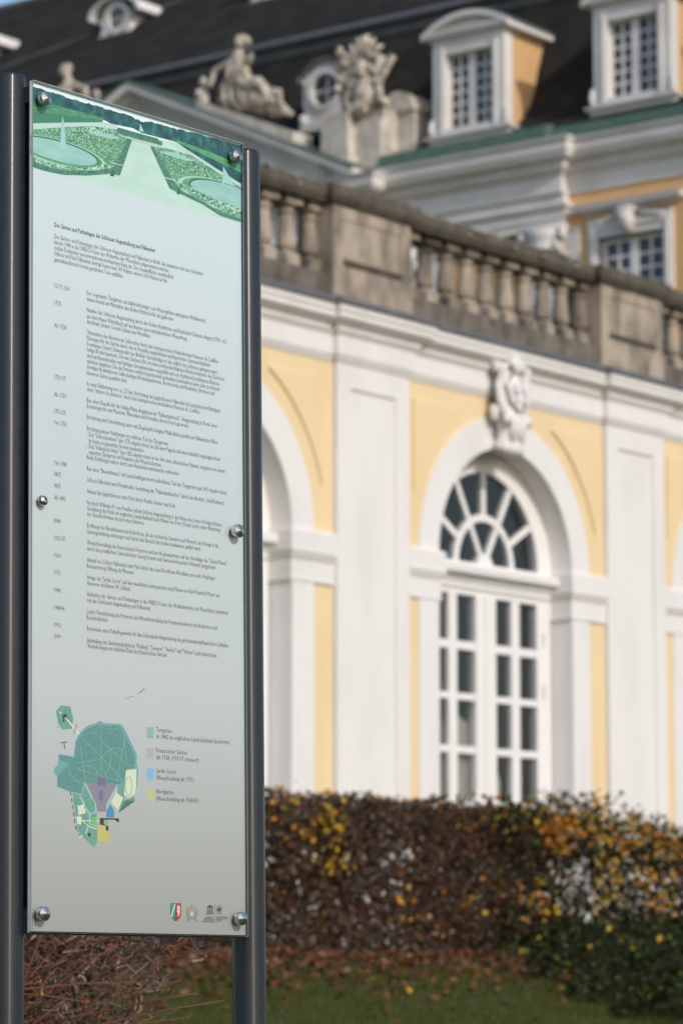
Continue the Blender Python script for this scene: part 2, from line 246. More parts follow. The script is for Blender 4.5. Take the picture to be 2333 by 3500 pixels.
MAP=[
('mwater',[(0.1587,-1.4947),(0.1828,-1.4775),(0.2132,-1.4689),(0.2213,-1.4638),(0.2315,-1.4643),(0.2376,-1.4676),(0.2919,-1.4661),(0.3034,-1.4741),(0.3241,-1.5019),(0.3408,-1.5256),(0.347,-1.5354),(0.3449,-1.553),(0.3511,-1.5672),(0.3498,-1.5876),(0.3469,-1.6109),(0.3074,-1.636),(0.2827,-1.6083),(0.1729,-1.6081),(0.1269,-1.6302),(0.0873,-1.6208),(0.0872,-1.5968),(0.0805,-1.593),(0.0773,-1.5846),(0.0813,-1.5774),(0.0899,-1.5713),(0.0922,-1.5465),(0.1407,-1.55),(0.1447,-1.5156)],0),
('mpark',[(0.1639,-1.4978),(0.1848,-1.4845),(0.2132,-1.4741),(0.2869,-1.4717),(0.3034,-1.4886),(0.3283,-1.5219),(0.3399,-1.5416),(0.3374,-1.565),(0.3116,-1.5693),(0.3033,-1.6015),(0.2806,-1.6055),(0.1749,-1.6057),(0.1649,-1.6341),(0.1269,-1.6297),(0.0885,-1.6202),(0.0892,-1.5967),(0.1169,-1.5769),(0.1248,-1.5651),(0.097,-1.561),(0.0938,-1.5484),(0.1447,-1.5526),(0.1495,-1.5153)],1),
('mtier',[(0.0829,-1.4513),(0.0987,-1.436),(0.1298,-1.4367),(0.139,-1.4646),(0.1346,-1.4877),(0.1028,-1.4906),(0.0921,-1.479)],1),
('mcream',[(0.0931,-1.4518),(0.1069,-1.4607),(0.1288,-1.4778),(0.1569,-1.4994),(0.1605,-1.4969),(0.1325,-1.4753),(0.1105,-1.4582),(0.0964,-1.4491)],2),
('mtier',[(0.1361,-1.6312),(0.1649,-1.6375),(0.1769,-1.6084),(0.2133,-1.6575),(0.2153,-1.7407),(0.2052,-1.7547),(0.177,-1.7358),(0.153,-1.7197)],1),
('mtier',[(0.2806,-1.6113),(0.3033,-1.6073),(0.3032,-1.6434),(0.3385,-1.6316),(0.3393,-1.6426),(0.3074,-1.6389),(0.2867,-1.6715)],0.8),
('mlilac',[(0.1769,-1.6064),(0.2806,-1.6055),(0.2438,-1.6547),(0.2438,-1.671),(0.2173,-1.6716),(0.2133,-1.6575)],2),
('mpurple',[(0.2165,-1.593),(0.2417,-1.5946),(0.2417,-1.6132),(0.2165,-1.613)],3),
('mpurple',[(0.2214,-1.6228),(0.2336,-1.6222),(0.2336,-1.6466),(0.2214,-1.6457)],3),
('mwater2',[(0.1736,-1.6103),(0.2074,-1.657),(0.2077,-1.6737),(0.1908,-1.6763),(0.1755,-1.6555),(0.1634,-1.6389),(0.1584,-1.641),(0.1704,-1.6575),(0.1874,-1.6796),(0.2124,-1.6758),(0.2127,-1.6554),(0.1786,-1.6083)],3),
('mwater2',[(0.2797,-1.6134),(0.2445,-1.6596),(0.2487,-1.6611),(0.284,-1.6149)],3),
('mwater2',[(0.1887,-1.6785),(0.189,-1.7036),(0.2129,-1.7063),(0.2137,-1.7029),(0.1932,-1.7017),(0.1935,-1.6783)],3),
('mblue',[(0.258,-1.6526),(0.2703,-1.6679),(0.2703,-1.6837),(0.2446,-1.6833),(0.2458,-1.6689)],4),
('mcream',[(0.3095,-1.5723),(0.3449,-1.5675),(0.3435,-1.6082),(0.3385,-1.6258),(0.3198,-1.6354),(0.3033,-1.6304)],3),
('mink',[(0.3292,-1.6083),(0.3288,-1.6139),(0.3277,-1.6192),(0.3259,-1.6237),(0.3236,-1.6272),(0.3211,-1.6293),(0.3186,-1.6301),(0.316,-1.6296),(0.3135,-1.6276),(0.3113,-1.6244),(0.3095,-1.62),(0.3084,-1.6149),(0.308,-1.6094),(0.3084,-1.6038),(0.3095,-1.5985),(0.3113,-1.594),(0.3136,-1.5905),(0.3161,-1.5884),(0.3186,-1.5876),(0.3212,-1.5881),(0.3237,-1.59),(0.326,-1.5933),(0.3277,-1.5976),(0.3288,-1.6028),(0.3292,-1.6084),(0.3304,-1.6082),(0.33,-1.6026),(0.3289,-1.5974),(0.3271,-1.5929),(0.3248,-1.5895),(0.3219,-1.5874),(0.3186,-1.5867),(0.3154,-1.5877),(0.3125,-1.5901),(0.3101,-1.5938),(0.3083,-1.5984),(0.3072,-1.6038),(0.3068,-1.6094),(0.3072,-1.6151),(0.3083,-1.6203),(0.3101,-1.6247),(0.3125,-1.6282),(0.3153,-1.6303),(0.3186,-1.631),(0.3218,-1.63),(0.3247,-1.6276),(0.3271,-1.6239),(0.3289,-1.6193),(0.33,-1.614),(0.3304,-1.6083)],4),
('mcream',[(0.2765,-1.6245),(0.3,-1.6363),(0.2847,-1.6658),(0.2601,-1.6497)],3),
('mcream',[(0.1529,-1.6602),(0.175,-1.6564),(0.179,-1.6761),(0.1549,-1.6834)],3),
('mcream',[(0.149,-1.6859),(0.165,-1.6852),(0.165,-1.7037),(0.151,-1.7028)],3),
('mcream',[(0.1649,-1.6955),(0.2173,-1.6939),(0.2174,-1.6916),(0.165,-1.6932)],3.5),
('mcream',[(0.164,-1.6952),(0.1883,-1.708),(0.2128,-1.7128),(0.2138,-1.7106),(0.1899,-1.706),(0.166,-1.6934)],3.5),
('mcream',[(0.1836,-1.7096),(0.1758,-1.7238),(0.1562,-1.7328),(0.1578,-1.7347),(0.1782,-1.7252),(0.1866,-1.7103)],3.5),
('mgreen',[(0.1963,-1.6868),(0.2133,-1.6861),(0.2133,-1.7026),(0.1963,-1.7033)],4),
('mgreen',[(0.2389,-1.6879),(0.2507,-1.6888),(0.2507,-1.6988),(0.2389,-1.6979)],4),
('mink',[(0.2242,-1.6862),(0.2859,-1.6845),(0.2867,-1.6939),(0.2703,-1.6877),(0.2368,-1.6897),(0.2368,-1.6988),(0.2519,-1.7045),(0.2519,-1.7139),(0.2437,-1.7134),(0.2437,-1.7025),(0.2242,-1.7013)],5),
('mink',[(0.1851,-1.7214),(0.1951,-1.7224),(0.1931,-1.731),(0.1871,-1.7284)],5),
('mink',[(0.1047,-1.4569),(0.1198,-1.453),(0.1166,-1.4618),(0.1087,-1.4637),(0.1095,-1.4745),(0.1047,-1.472)],5),
('myellow',[(0.2157,-1.7031),(0.2433,-1.7025),(0.2433,-1.7148),(0.2539,-1.7153),(0.2539,-1.7416),(0.2149,-1.7416)],4),
('mpath',[(0.2274,-1.4761),(0.2275,-1.5939),(0.2299,-1.5937),(0.2299,-1.4759)],6),
('mpath',[(0.1578,-1.4997),(0.2286,-1.547),(0.3024,-1.6007),(0.3042,-1.5994),(0.2304,-1.5458),(0.1596,-1.4984)],6),
('mpath',[(0.1651,-1.5023),(0.2046,-1.4898),(0.2572,-1.5267),(0.3089,-1.5586),(0.3426,-1.5612),(0.343,-1.5595),(0.3102,-1.557),(0.259,-1.5254),(0.2056,-1.4882),(0.1643,-1.5007)],6),
('mpath',[(0.2583,-1.5269),(0.2806,-1.5227),(0.2966,-1.5275),(0.2977,-1.5258),(0.2808,-1.521),(0.2579,-1.5252)],6),
('mpath',[(0.2295,-1.547),(0.261,-1.5251),(0.2593,-1.5239),(0.2279,-1.5459)],6),
('mpath',[(0.2589,-1.5245),(0.2569,-1.5634),(0.2426,-1.587),(0.2449,-1.5876),(0.2593,-1.5636),(0.2614,-1.5244)],6),
('mpath',[(0.3043,-1.4971),(0.2774,-1.5983),(0.2798,-1.5985),(0.3067,-1.4973)],6),
('mpath',[(0.1525,-1.58),(0.303,-1.6009),(0.3036,-1.5992),(0.1531,-1.5784)],6),
('mpath',[(0.1509,-1.5645),(0.2216,-1.5534),(0.2296,-1.547),(0.2278,-1.5459),(0.2211,-1.5518),(0.1506,-1.5628)],6),
('mpath',[(0.1533,-1.5785),(0.1771,-1.5693),(0.1984,-1.5698),(0.2163,-1.5863),(0.2183,-1.5852),(0.1997,-1.5683),(0.1766,-1.5677),(0.1523,-1.577)],6),
('mpath',[(0.1595,-1.5262),(0.1757,-1.6052),(0.1781,-1.6048),(0.1619,-1.5258)],6),
('mpath',[(0.221,-1.4773),(0.2539,-1.4824),(0.2823,-1.4786),(0.3022,-1.4918),(0.3104,-1.5549),(0.3129,-1.5546),(0.3046,-1.4912),(0.2832,-1.4769),(0.2542,-1.4807),(0.2217,-1.4756)],6),
('mpath',[(0.2164,-1.589),(0.2224,-1.5759),(0.2287,-1.5717),(0.2366,-1.5752),(0.2426,-1.589),(0.2449,-1.5884),(0.2387,-1.5742),(0.2287,-1.57),(0.2203,-1.5752),(0.2141,-1.5885)],6),
('mpath',[(0.1216,-1.5653),(0.1238,-1.5882),(0.1442,-1.6045),(0.1726,-1.6089),(0.1732,-1.6072),(0.1455,-1.6031),(0.126,-1.5874),(0.124,-1.5651)],6),
('mink',[(0.1285,-1.6303),(0.1303,-1.6386),(0.1326,-1.6382),(0.1309,-1.6299)],6),
('mink',[(0.1318,-1.6457),(0.1335,-1.654),(0.1359,-1.6537),(0.1341,-1.6453)],6),
('mink',[(0.135,-1.6611),(0.1367,-1.6695),(0.1391,-1.6691),(0.1373,-1.6608)],6),
('mink',[(0.1382,-1.6766),(0.1399,-1.6849),(0.1423,-1.6846),(0.1406,-1.6762)],6),
('mink',[(0.1414,-1.692),(0.1431,-1.7003),(0.1455,-1.7),(0.1438,-1.6917)],6),
('mink',[(0.1446,-1.7074),(0.1464,-1.7158),(0.1487,-1.7155),(0.147,-1.7071)],6),
('mink',[(0.0971,-1.5223),(0.1201,-1.5183),(0.1198,-1.5169),(0.0968,-1.5209)],6),
('mink',[(0.1078,-1.5199),(0.1102,-1.5339),(0.1122,-1.5336),(0.1098,-1.5196)],6),
('mink',[(0.1499,-1.4751),(0.1379,-1.4987),(0.1394,-1.499),(0.1514,-1.4754)],6),
('mink',[(0.3079,-1.4073),(0.3245,-1.4015),(0.3353,-1.3984),(0.335,-1.3977),(0.3241,-1.4008),(0.3075,-1.4067)],6),
('mink',[(0.352,-1.3916),(0.3627,-1.3861),(0.3733,-1.377),(0.3717,-1.3762),(0.3613,-1.3851),(0.3509,-1.3904)],6),
('mbush',[(0.1701,-1.6993),(0.1692,-1.7008),(0.1672,-1.7013),(0.1655,-1.7003),(0.1655,-1.6986),(0.1672,-1.6974),(0.1692,-1.6977)],2.5),
('mbush',[(0.1283,-1.449),(0.1274,-1.4506),(0.1254,-1.4512),(0.1238,-1.4502),(0.1238,-1.4485),(0.1254,-1.4473),(0.1274,-1.4475)],2.5),
('mbush',[(0.1806,-1.7021),(0.1797,-1.7037),(0.1776,-1.7041),(0.176,-1.7031),(0.176,-1.7014),(0.1776,-1.7003),(0.1797,-1.7006)],2.5),
('mbush',[(0.1638,-1.7104),(0.1629,-1.712),(0.1609,-1.7124),(0.1593,-1.7114),(0.1593,-1.7097),(0.1609,-1.7086),(0.1629,-1.7089)],2.5),
('mbush',[(0.176,-1.7173),(0.1751,-1.7189),(0.1731,-1.7194),(0.1714,-1.7184),(0.1714,-1.7167),(0.173,-1.7155),(0.1751,-1.7158)],2.5),
('mbush',[(0.1263,-1.459),(0.1254,-1.4606),(0.1234,-1.4611),(0.1218,-1.4601),(0.1218,-1.4584),(0.1234,-1.4572),(0.1254,-1.4575)],2.5),
('mbush',[(0.1294,-1.4628),(0.1285,-1.4645),(0.1265,-1.465),(0.1249,-1.464),(0.1249,-1.4623),(0.1265,-1.4611),(0.1285,-1.4613)],2.5),
('mbush',[(0.1448,-1.6559),(0.1439,-1.6575),(0.1419,-1.658),(0.1402,-1.657),(0.1402,-1.6552),(0.1419,-1.6541),(0.1439,-1.6544)],2.5),
('mbush',[(0.179,-1.6597),(0.1781,-1.6613),(0.1761,-1.6618),(0.1745,-1.6608),(0.1745,-1.659),(0.1761,-1.6579),(0.1781,-1.6582)],2.5),
('mbush',[(0.0939,-1.4602),(0.0931,-1.4619),(0.091,-1.4624),(0.0894,-1.4614),(0.0894,-1.4597),(0.091,-1.4585),(0.093,-1.4587)],2.5),
('mbush',[(0.1753,-1.7277),(0.1744,-1.7293),(0.1723,-1.7298),(0.1707,-1.7287),(0.1707,-1.727),(0.1723,-1.7259),(0.1744,-1.7262)],2.5),
('mbush',[(0.1619,-1.6596),(0.161,-1.6612),(0.159,-1.6617),(0.1573,-1.6607),(0.1573,-1.6589),(0.159,-1.6578),(0.161,-1.6581)],2.5),
('mbush',[(0.119,-1.4768),(0.1181,-1.4784),(0.1161,-1.4789),(0.1144,-1.4779),(0.1144,-1.4762),(0.116,-1.475),(0.1181,-1.4753)],2.5),
('mbush',[(0.1839,-1.6892),(0.183,-1.6908),(0.1809,-1.6913),(0.1793,-1.6903),(0.1793,-1.6886),(0.1809,-1.6874),(0.183,-1.6877)],2.5),
('mbush',[(0.1192,-1.4608),(0.1183,-1.4624),(0.1163,-1.463),(0.1147,-1.462),(0.1147,-1.4603),(0.1163,-1.4591),(0.1183,-1.4593)],2.5),
('mbush',[(0.2036,-1.6452),(0.2027,-1.6468),(0.2006,-1.6473),(0.199,-1.6463),(0.199,-1.6445),(0.2006,-1.6434),(0.2027,-1.6437)],2.5),
('mbush',[(0.1693,-1.6976),(0.1684,-1.6992),(0.1664,-1.6997),(0.1648,-1.6987),(0.1648,-1.697),(0.1664,-1.6958),(0.1684,-1.6961)],2.5),
('mbush',[(0.098,-1.4799),(0.0971,-1.4815),(0.0951,-1.4821),(0.0935,-1.4811),(0.0935,-1.4794),(0.0951,-1.4782),(0.0971,-1.4784)],2.5),
('mbush',[(0.1066,-1.4618),(0.1057,-1.4634),(0.1036,-1.4639),(0.102,-1.4629),(0.102,-1.4612),(0.1036,-1.46),(0.1057,-1.4603)],2.5),
('mbush',[(0.1528,-1.6503),(0.1519,-1.6519),(0.1499,-1.6524),(0.1483,-1.6514),(0.1483,-1.6496),(0.1499,-1.6485),(0.1519,-1.6488)],2.5),
('mbush',[(0.1435,-1.6481),(0.1426,-1.6497),(0.1405,-1.6502),(0.1389,-1.6492),(0.1389,-1.6474),(0.1405,-1.6463),(0.1425,-1.6466)],2.5),
('mbush',[(0.1577,-1.6477),(0.1568,-1.6493),(0.1548,-1.6498),(0.1532,-1.6488),(0.1532,-1.6471),(0.1548,-1.6459),(0.1568,-1.6462)],2.5),
('mbush',[(0.1735,-1.7049),(0.1726,-1.7065),(0.1706,-1.707),(0.169,-1.706),(0.169,-1.7042),(0.1706,-1.7031),(0.1726,-1.7034)],2.5),
('mbush',[(0.1897,-1.6379),(0.1888,-1.6395),(0.1867,-1.64),(0.1851,-1.639),(0.1851,-1.6373),(0.1867,-1.6361),(0.1888,-1.6364)],2.5),
('mbush',[(0.0919,-1.4853),(0.091,-1.4869),(0.089,-1.4875),(0.0874,-1.4865),(0.0874,-1.4848),(0.089,-1.4836),(0.091,-1.4838)],2.5),
('mbush',[(0.1025,-1.4713),(0.1016,-1.4729),(0.0996,-1.4735),(0.098,-1.4725),(0.098,-1.4708),(0.0996,-1.4696),(0.1016,-1.4698)],2.5),
('mbush',[(0.1749,-1.6895),(0.174,-1.6911),(0.172,-1.6915),(0.1703,-1.6905),(0.1703,-1.6888),(0.172,-1.6876),(0.174,-1.6879)],2.5),
('mbush',[(0.177,-1.6652),(0.1761,-1.6668),(0.1741,-1.6673),(0.1725,-1.6663),(0.1725,-1.6646),(0.1741,-1.6634),(0.1761,-1.6637)],2.5),
('mbush',[(0.1463,-1.6554),(0.1454,-1.657),(0.1433,-1.6575),(0.1417,-1.6565),(0.1417,-1.6548),(0.1433,-1.6536),(0.1453,-1.6539)],2.5),
('mbush',[(0.1771,-1.7247),(0.1762,-1.7263),(0.1742,-1.7267),(0.1726,-1.7257),(0.1726,-1.724),(0.1742,-1.7228),(0.1762,-1.7232)],2.5),
('mbush',[(0.118,-1.4473),(0.1171,-1.4489),(0.1151,-1.4495),(0.1135,-1.4485),(0.1134,-1.4468),(0.1151,-1.4456),(0.1171,-1.4458)],2.5),
('mbush',[(0.151,-1.6557),(0.1501,-1.6573),(0.1481,-1.6578),(0.1464,-1.6568),(0.1464,-1.6551),(0.1481,-1.6539),(0.1501,-1.6542)],2.5),
('mbush',[(0.1752,-1.7263),(0.1743,-1.7279),(0.1722,-1.7284),(0.1706,-1.7274),(0.1706,-1.7256),(0.1722,-1.7245),(0.1743,-1.7248)],2.5),
('mbush',[(0.1872,-1.6652),(0.1863,-1.6668),(0.1843,-1.6672),(0.1826,-1.6662),(0.1826,-1.6645),(0.1843,-1.6633),(0.1863,-1.6636)],2.5),
('mbush',[(0.1804,-1.6417),(0.1795,-1.6433),(0.1775,-1.6438),(0.1758,-1.6428),(0.1758,-1.641),(0.1775,-1.6399),(0.1795,-1.6402)],2.5),
('mbush',[(0.1035,-1.4753),(0.1026,-1.4769),(0.1006,-1.4774),(0.099,-1.4765),(0.099,-1.4747),(0.1006,-1.4736),(0.1026,-1.4738)],2.5),
('mbush',[(0.188,-1.656),(0.1871,-1.6576),(0.1851,-1.6581),(0.1834,-1.6571),(0.1834,-1.6554),(0.1851,-1.6542),(0.1871,-1.6545)],2.5),
('mbush',[(0.1926,-1.6623),(0.1917,-1.6639),(0.1897,-1.6644),(0.188,-1.6634),(0.188,-1.6616),(0.1897,-1.6605),(0.1917,-1.6608)],2.5),
('mbush',[(0.1659,-1.6569),(0.165,-1.6585),(0.163,-1.659),(0.1613,-1.658),(0.1613,-1.6563),(0.163,-1.6551),(0.165,-1.6554)],2.5),
('mbush',[(0.1616,-1.7269),(0.1607,-1.7285),(0.1587,-1.729),(0.157,-1.728),(0.157,-1.7263),(0.1587,-1.7251),(0.1607,-1.7254)],2.5),
('mbush',[(0.12,-1.4637),(0.1191,-1.4653),(0.1171,-1.4659),(0.1154,-1.4649),(0.1154,-1.4632),(0.1171,-1.462),(0.1191,-1.4622)],2.5),
('mbush',[(0.2065,-1.6518),(0.2056,-1.6534),(0.2036,-1.6539),(0.2019,-1.6529),(0.2019,-1.6511),(0.2036,-1.65),(0.2056,-1.6503)],2.5),
('mbush',[(0.1046,-1.4541),(0.1037,-1.4558),(0.1017,-1.4563),(0.1001,-1.4553),(0.1001,-1.4536),(0.1017,-1.4524),(0.1037,-1.4526)],2.5),
('mbush',[(0.0946,-1.4751),(0.0937,-1.4767),(0.0917,-1.4772),(0.0901,-1.4762),(0.0901,-1.4745),(0.0917,-1.4733),(0.0937,-1.4736)],2.5),
('mbush',[(0.0985,-1.4484),(0.0976,-1.4501),(0.0956,-1.4506),(0.094,-1.4496),(0.094,-1.4479),(0.0956,-1.4467),(0.0976,-1.4469)],2.5),
('mbush',[(0.1182,-1.4688),(0.1173,-1.4704),(0.1153,-1.4709),(0.1137,-1.47),(0.1137,-1.4682),(0.1153,-1.467),(0.1173,-1.4673)],2.5),
('mbush',[(0.1065,-1.4568),(0.1056,-1.4584),(0.1035,-1.4589),(0.1019,-1.458),(0.1019,-1.4562),(0.1035,-1.455),(0.1056,-1.4553)],2.5),
('mbush',[(0.1338,-1.4676),(0.1329,-1.4692),(0.1308,-1.4697),(0.1292,-1.4688),(0.1292,-1.467),(0.1308,-1.4659),(0.1329,-1.4661)],2.5),
('mbush',[(0.1761,-1.7295),(0.1752,-1.7311),(0.1731,-1.7315),(0.1715,-1.7305),(0.1715,-1.7288),(0.1731,-1.7277),(0.1751,-1.728)],2.5),
('mbush',[(0.095,-1.4692),(0.0941,-1.4708),(0.0921,-1.4713),(0.0905,-1.4704),(0.0904,-1.4686),(0.0921,-1.4674),(0.0941,-1.4677)],2.5),
('mbush',[(0.1122,-1.4518),(0.1113,-1.4534),(0.1093,-1.4539),(0.1076,-1.453),(0.1076,-1.4512),(0.1092,-1.45),(0.1113,-1.4503)],2.5),
('mbush',[(0.1831,-1.6583),(0.1822,-1.6599),(0.1802,-1.6604),(0.1785,-1.6594),(0.1785,-1.6576),(0.1802,-1.6565),(0.1822,-1.6568)],2.5),
('mbush',[(0.171,-1.7024),(0.1701,-1.704),(0.1681,-1.7044),(0.1665,-1.7034),(0.1665,-1.7017),(0.1681,-1.7006),(0.1701,-1.7009)],2.5),
('mbush',[(0.2028,-1.6571),(0.2019,-1.6587),(0.1998,-1.6591),(0.1982,-1.6581),(0.1982,-1.6564),(0.1998,-1.6553),(0.2019,-1.6555)],2.5),
('mbush',[(0.1209,-1.4549),(0.12,-1.4565),(0.1179,-1.457),(0.1163,-1.4561),(0.1163,-1.4543),(0.1179,-1.4531),(0.12,-1.4534)],2.5),
('mbush',[(0.1131,-1.4646),(0.1122,-1.4662),(0.1102,-1.4667),(0.1086,-1.4657),(0.1086,-1.464),(0.1102,-1.4628),(0.1122,-1.4631)],2.5),
('mbush',[(0.207,-1.6549),(0.2061,-1.6565),(0.2041,-1.657),(0.2024,-1.656),(0.2024,-1.6543),(0.2041,-1.6531),(0.2061,-1.6534)],2.5),
('mbush',[(0.1673,-1.7184),(0.1664,-1.72),(0.1644,-1.7205),(0.1627,-1.7194),(0.1627,-1.7177),(0.1644,-1.7166),(0.1664,-1.7169)],2.5),
('mbush',[(0.114,-1.4696),(0.1131,-1.4712),(0.111,-1.4717),(0.1094,-1.4707),(0.1094,-1.469),(0.111,-1.4678),(0.1131,-1.4681)],2.5),
('mbush',[(0.114,-1.4446),(0.1131,-1.4462),(0.111,-1.4467),(0.1094,-1.4458),(0.1094,-1.444),(0.111,-1.4429),(0.1131,-1.4431)],2.5),
]
SWATCHES=[
('sgreen',[(0.3794,-1.4678),(0.4026,-1.4672),(0.4025,-1.4927),(0.3794,-1.4932)],1),
('slilac',[(0.3793,-1.516),(0.4025,-1.5156),(0.4024,-1.541),(0.3792,-1.5414)],1),
('sblue',[(0.3792,-1.5642),(0.4023,-1.5638),(0.4023,-1.5901),(0.3791,-1.5904)],1),
('syellow',[(0.3791,-1.6123),(0.4022,-1.612),(0.4021,-1.6383),(0.379,-1.6385)],1),
]
ARMS=[
('mink',[(0.4576,-1.8757),(0.4941,-1.8749),(0.494,-1.9007),(0.4895,-1.9095),(0.4823,-1.9149),(0.4756,-1.9177),(0.469,-1.9151),(0.4618,-1.91),(0.4575,-1.9014)],0),
('cgreen',[(0.4587,-1.8768),(0.4747,-1.8765),(0.4745,-1.9162),(0.469,-1.914),(0.463,-1.9092),(0.4591,-1.9013)],1),
('cred',[(0.4769,-1.8764),(0.493,-1.8761),(0.4923,-1.9007),(0.4884,-1.9088),(0.4823,-1.9138),(0.4767,-1.9161)],1),
('cwhite',[(0.4631,-1.9074),(0.467,-1.8979),(0.4692,-1.893),(0.4726,-1.8864),(0.4755,-1.8776),(0.4706,-1.877),(0.4678,-1.8856),(0.4645,-1.892),(0.4623,-1.897),(0.4584,-1.9066)],2),
('cwhite',[(0.4824,-1.8809),(0.4874,-1.8793),(0.4907,-1.8845),(0.4885,-1.8895),(0.4912,-1.8943),(0.4873,-1.902),(0.4851,-1.9065),(0.4818,-1.9036),(0.4829,-1.8971),(0.4796,-1.8953),(0.4791,-1.8915),(0.4824,-1.8892),(0.4796,-1.8862)],2),
('cred2',[(0.4801,-1.9104),(0.4792,-1.9124),(0.477,-1.9137),(0.4743,-1.9137),(0.4721,-1.9125),(0.4712,-1.9106),(0.4721,-1.9086),(0.4743,-1.9073),(0.477,-1.9072),(0.4792,-1.9084)],3),
]
CREST=[
('cgold',[(0.5381,-1.8991),(0.5375,-1.9024),(0.5359,-1.9051),(0.5335,-1.9069),(0.5307,-1.9076),(0.528,-1.907),(0.5256,-1.9053),(0.524,-1.9026),(0.5235,-1.8994),(0.5241,-1.8962),(0.5257,-1.8935),(0.528,-1.8916),(0.5308,-1.8909),(0.5336,-1.8915),(0.536,-1.8933),(0.5375,-1.8959)],1),
('cwhite',[(0.5353,-1.8992),(0.5348,-1.9017),(0.5336,-1.9037),(0.5317,-1.9048),(0.5298,-1.9048),(0.528,-1.9038),(0.5267,-1.9018),(0.5263,-1.8994),(0.5268,-1.8969),(0.528,-1.8949),(0.5298,-1.8937),(0.5318,-1.8937),(0.5336,-1.8948),(0.5348,-1.8967)],2),
('cgrey',[(0.5253,-1.8898),(0.5174,-1.8851),(0.5113,-1.8907),(0.5124,-1.9025),(0.5168,-1.9116),(0.5114,-1.9176),(0.5143,-1.9187),(0.5201,-1.9117),(0.5157,-1.902),(0.5146,-1.891),(0.5174,-1.8874),(0.5229,-1.8915)],1),
('cgrey',[(0.5185,-1.8907),(0.5174,-1.9004),(0.5218,-1.9097),(0.5174,-1.9171),(0.5194,-1.9176),(0.524,-1.9097),(0.5196,-1.9001),(0.5208,-1.8908)],1),
('cgrey',[(0.5387,-1.8912),(0.5443,-1.8868),(0.5471,-1.8904),(0.5459,-1.9015),(0.5414,-1.9113),(0.5472,-1.9182),(0.5501,-1.917),(0.5447,-1.9111),(0.5492,-1.9018),(0.5504,-1.89),(0.5443,-1.8846),(0.5364,-1.8896)],1),
('cgrey',[(0.5409,-1.8904),(0.542,-1.8997),(0.5374,-1.9094),(0.542,-1.9172),(0.5441,-1.9166),(0.5397,-1.9094),(0.5442,-1.8999),(0.5432,-1.8902)],1),
('cgrey',[(0.5219,-1.9126),(0.5307,-1.9099),(0.5402,-1.9123),(0.5414,-1.9102),(0.5307,-1.9076),(0.5206,-1.9106)],1),
('cgold',[(0.523,-1.885),(0.5253,-1.88),(0.5286,-1.8822),(0.5309,-1.8772),(0.5331,-1.8821),(0.5365,-1.8798),(0.5387,-1.8847),(0.5364,-1.8881),(0.5252,-1.8884)],1),
('cgrey',[(0.5298,-1.8738),(0.5298,-1.8784),(0.532,-1.8783),(0.532,-1.8738)],1),
]
TEMPLE=[
('mink',[(0.5821,-1.8819),(0.5934,-1.8767),(0.6053,-1.8814),(0.6053,-1.8826),(0.5821,-1.883)],1),
('mink',[(0.5834,-1.8838),(0.5853,-1.8837),(0.5852,-1.8952),(0.5833,-1.8953)],1),
('mink',[(0.5871,-1.8837),(0.589,-1.8837),(0.589,-1.8951),(0.587,-1.8952)],1),
('mink',[(0.5908,-1.8836),(0.5928,-1.8836),(0.5927,-1.8951),(0.5908,-1.8951)],1),
('mink',[(0.5946,-1.8836),(0.5965,-1.8835),(0.5964,-1.895),(0.5945,-1.895)],1),
('mink',[(0.5983,-1.8835),(0.6003,-1.8834),(0.6002,-1.8949),(0.5983,-1.895)],1),
('mink',[(0.6021,-1.8834),(0.604,-1.8834),(0.6039,-1.8949),(0.602,-1.8949)],1),
('mink',[(0.5814,-1.8957),(0.6058,-1.8952),(0.6058,-1.8964),(0.5814,-1.8968)],1),
('mink',[(0.5803,-1.8976),(0.6069,-1.8971),(0.6069,-1.8986),(0.5803,-1.8991)],1),
('mink',[(0.6105,-1.8737),(0.6116,-1.8736),(0.6113,-1.9219),(0.6102,-1.9219)],1),
]
